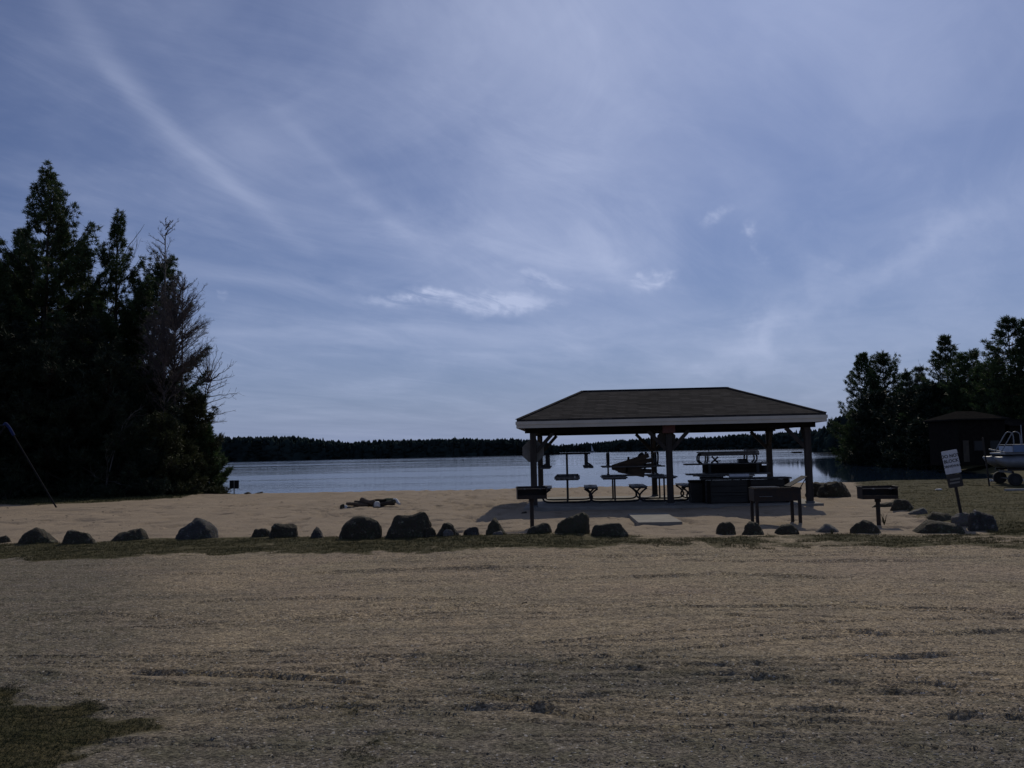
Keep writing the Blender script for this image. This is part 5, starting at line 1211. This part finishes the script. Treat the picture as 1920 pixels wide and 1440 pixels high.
tall_weed()
def gravel(name, xr, yr, n, smin, smax, label, seed, mat, far=False):
    rs = np.random.RandomState(seed); u = rs.rand(n); y = yr[0] * (yr[1] / yr[0]) ** u; x = rs.uniform(-1, 1, n) * (y * .62 + .3)
    g, s = masks(x, y); keep = (s < .5) & (g < .55) & (fbm(x * .9, y * 2.0, 50) + rs.rand(n) * .40 > .70); x, y = x[keep], y[keep]; n = len(x); z = ground_z(x, y)
    sz = smin + (smax - smin) * rs.rand(n) ** 3.2
    base = np.array([(1, 0, 0), (-.5, .87, 0), (-.5, -.87, 0), (0, 0, 1), (0, 0, -1.)]); F0 = np.array([(0, 1, 3), (1, 2, 3), (2, 0, 3), (1, 0, 4), (2, 1, 4), (0, 2, 4)])
    base = np.array([(1, .1, 0), (.2, .9, .1), (-.9, .3, -.1), (-.3, -.9, 0), (.1, .05, .8), (-.2, 0, -.7)]); F0 = np.array([(0, 1, 4), (1, 2, 4), (2, 3, 4), (3, 0, 4), (1, 0, 5), (2, 1, 5), (3, 2, 5), (0, 3, 5)])
    a = rs.uniform(0, 6.28, n); c, q = np.cos(a), np.sin(a); B = base[None] * (1 + rs.uniform(-.3, .3, (n, 6, 3))); B[:, :, 2] *= rs.uniform(.28, .5, n)[:, None]
    X = B[:, :, 0] * c[:, None] - B[:, :, 1] * q[:, None]; Y = B[:, :, 0] * q[:, None] + B[:, :, 1] * c[:, None]
    V = np.stack([x[:, None] + X * sz[:, None], y[:, None] + Y * sz[:, None], z[:, None] + (B[:, :, 2] + .15) * sz[:, None]], 2).reshape(-1, 3)
    F = (F0[None] + (np.arange(n) * 6)[:, None, None]).reshape(-1, 3); o = mesh_obj(name, V, F, mat); tag(o, label, 'gravel', kind='stuff')
def gmat():
    m = bpy.data.materials.new('loose_stones'); m.use_nodes = True; nt = m.node_tree; b = nt.nodes['Principled BSDF']; co = N(nt, 'ShaderNodeTexCoord').outputs['Object']
    vo = N(nt, 'ShaderNodeTexVoronoi', ins={'Vector': co, 'Scale': 35.0}); f = N(nt, 'ShaderNodeSeparateColor', ins={0: vo.outputs['Color']}).outputs[0]
    c = ramp(nt, f, [(0, (.08, .072, .06)), (.45, (.19, .165, .13)), (.8, (.27, .245, .21)), (.96, (.36, .34, .31)), (1, (.62, .60, .57))]); nt.links.new(c, b.inputs['Base Color']); b.inputs['Roughness'].default_value = .85; b.inputs['Specular IOR Level'].default_value = .2; return m
M['stones'] = gmat()
gravel('loose_gravel', None, (3.5, 14.5), 200000, .002, .0095, 'loose grey gravel stones strewn over the parking lot', 3, M['stones'])
def beach_debris():
    rs = np.random.RandomState(9); n = 900; y = rs.uniform(17.5, 37.5, n); x = rs.uniform(-22, 15, n); g, sn = masks(x, y); k = (sn > .6) & (g < .3); x, y = x[k], y[k]; n = len(x); z = ground_z(x, y)
    L = rs.uniform(.02, .09, n) * rs.rand(n) ** .5; W = L * rs.uniform(.2, .6, n); a = rs.uniform(0, 6.28, n); c, q = np.cos(a), np.sin(a)
    b = np.array([(1, 0, 0), (0, 1, 0), (-1, 0, 0), (0, -1, 0), (0, 0, 1)]); X = b[None, :, 0] * L[:, None]; Y = b[None, :, 1] * W[:, None]; Z = b[None, :, 2] * (W * .5)[:, None]
    V = np.stack([x[:, None] + X * c[:, None] - Y * q[:, None], y[:, None] + X * q[:, None] + Y * c[:, None], z[:, None] + Z + .002], 2).reshape(-1, 3)
    F = (np.array([(0, 1, 4), (1, 2, 4), (2, 3, 4), (3, 0, 4)])[None] + (np.arange(n) * 5)[:, None, None]).reshape(-1, 3); o = mesh_obj('beach_debris', V, F, M['char']); tag(o, 'small dark twigs and bark bits littering the beach sand', 'debris', kind='stuff')
beach_debris()
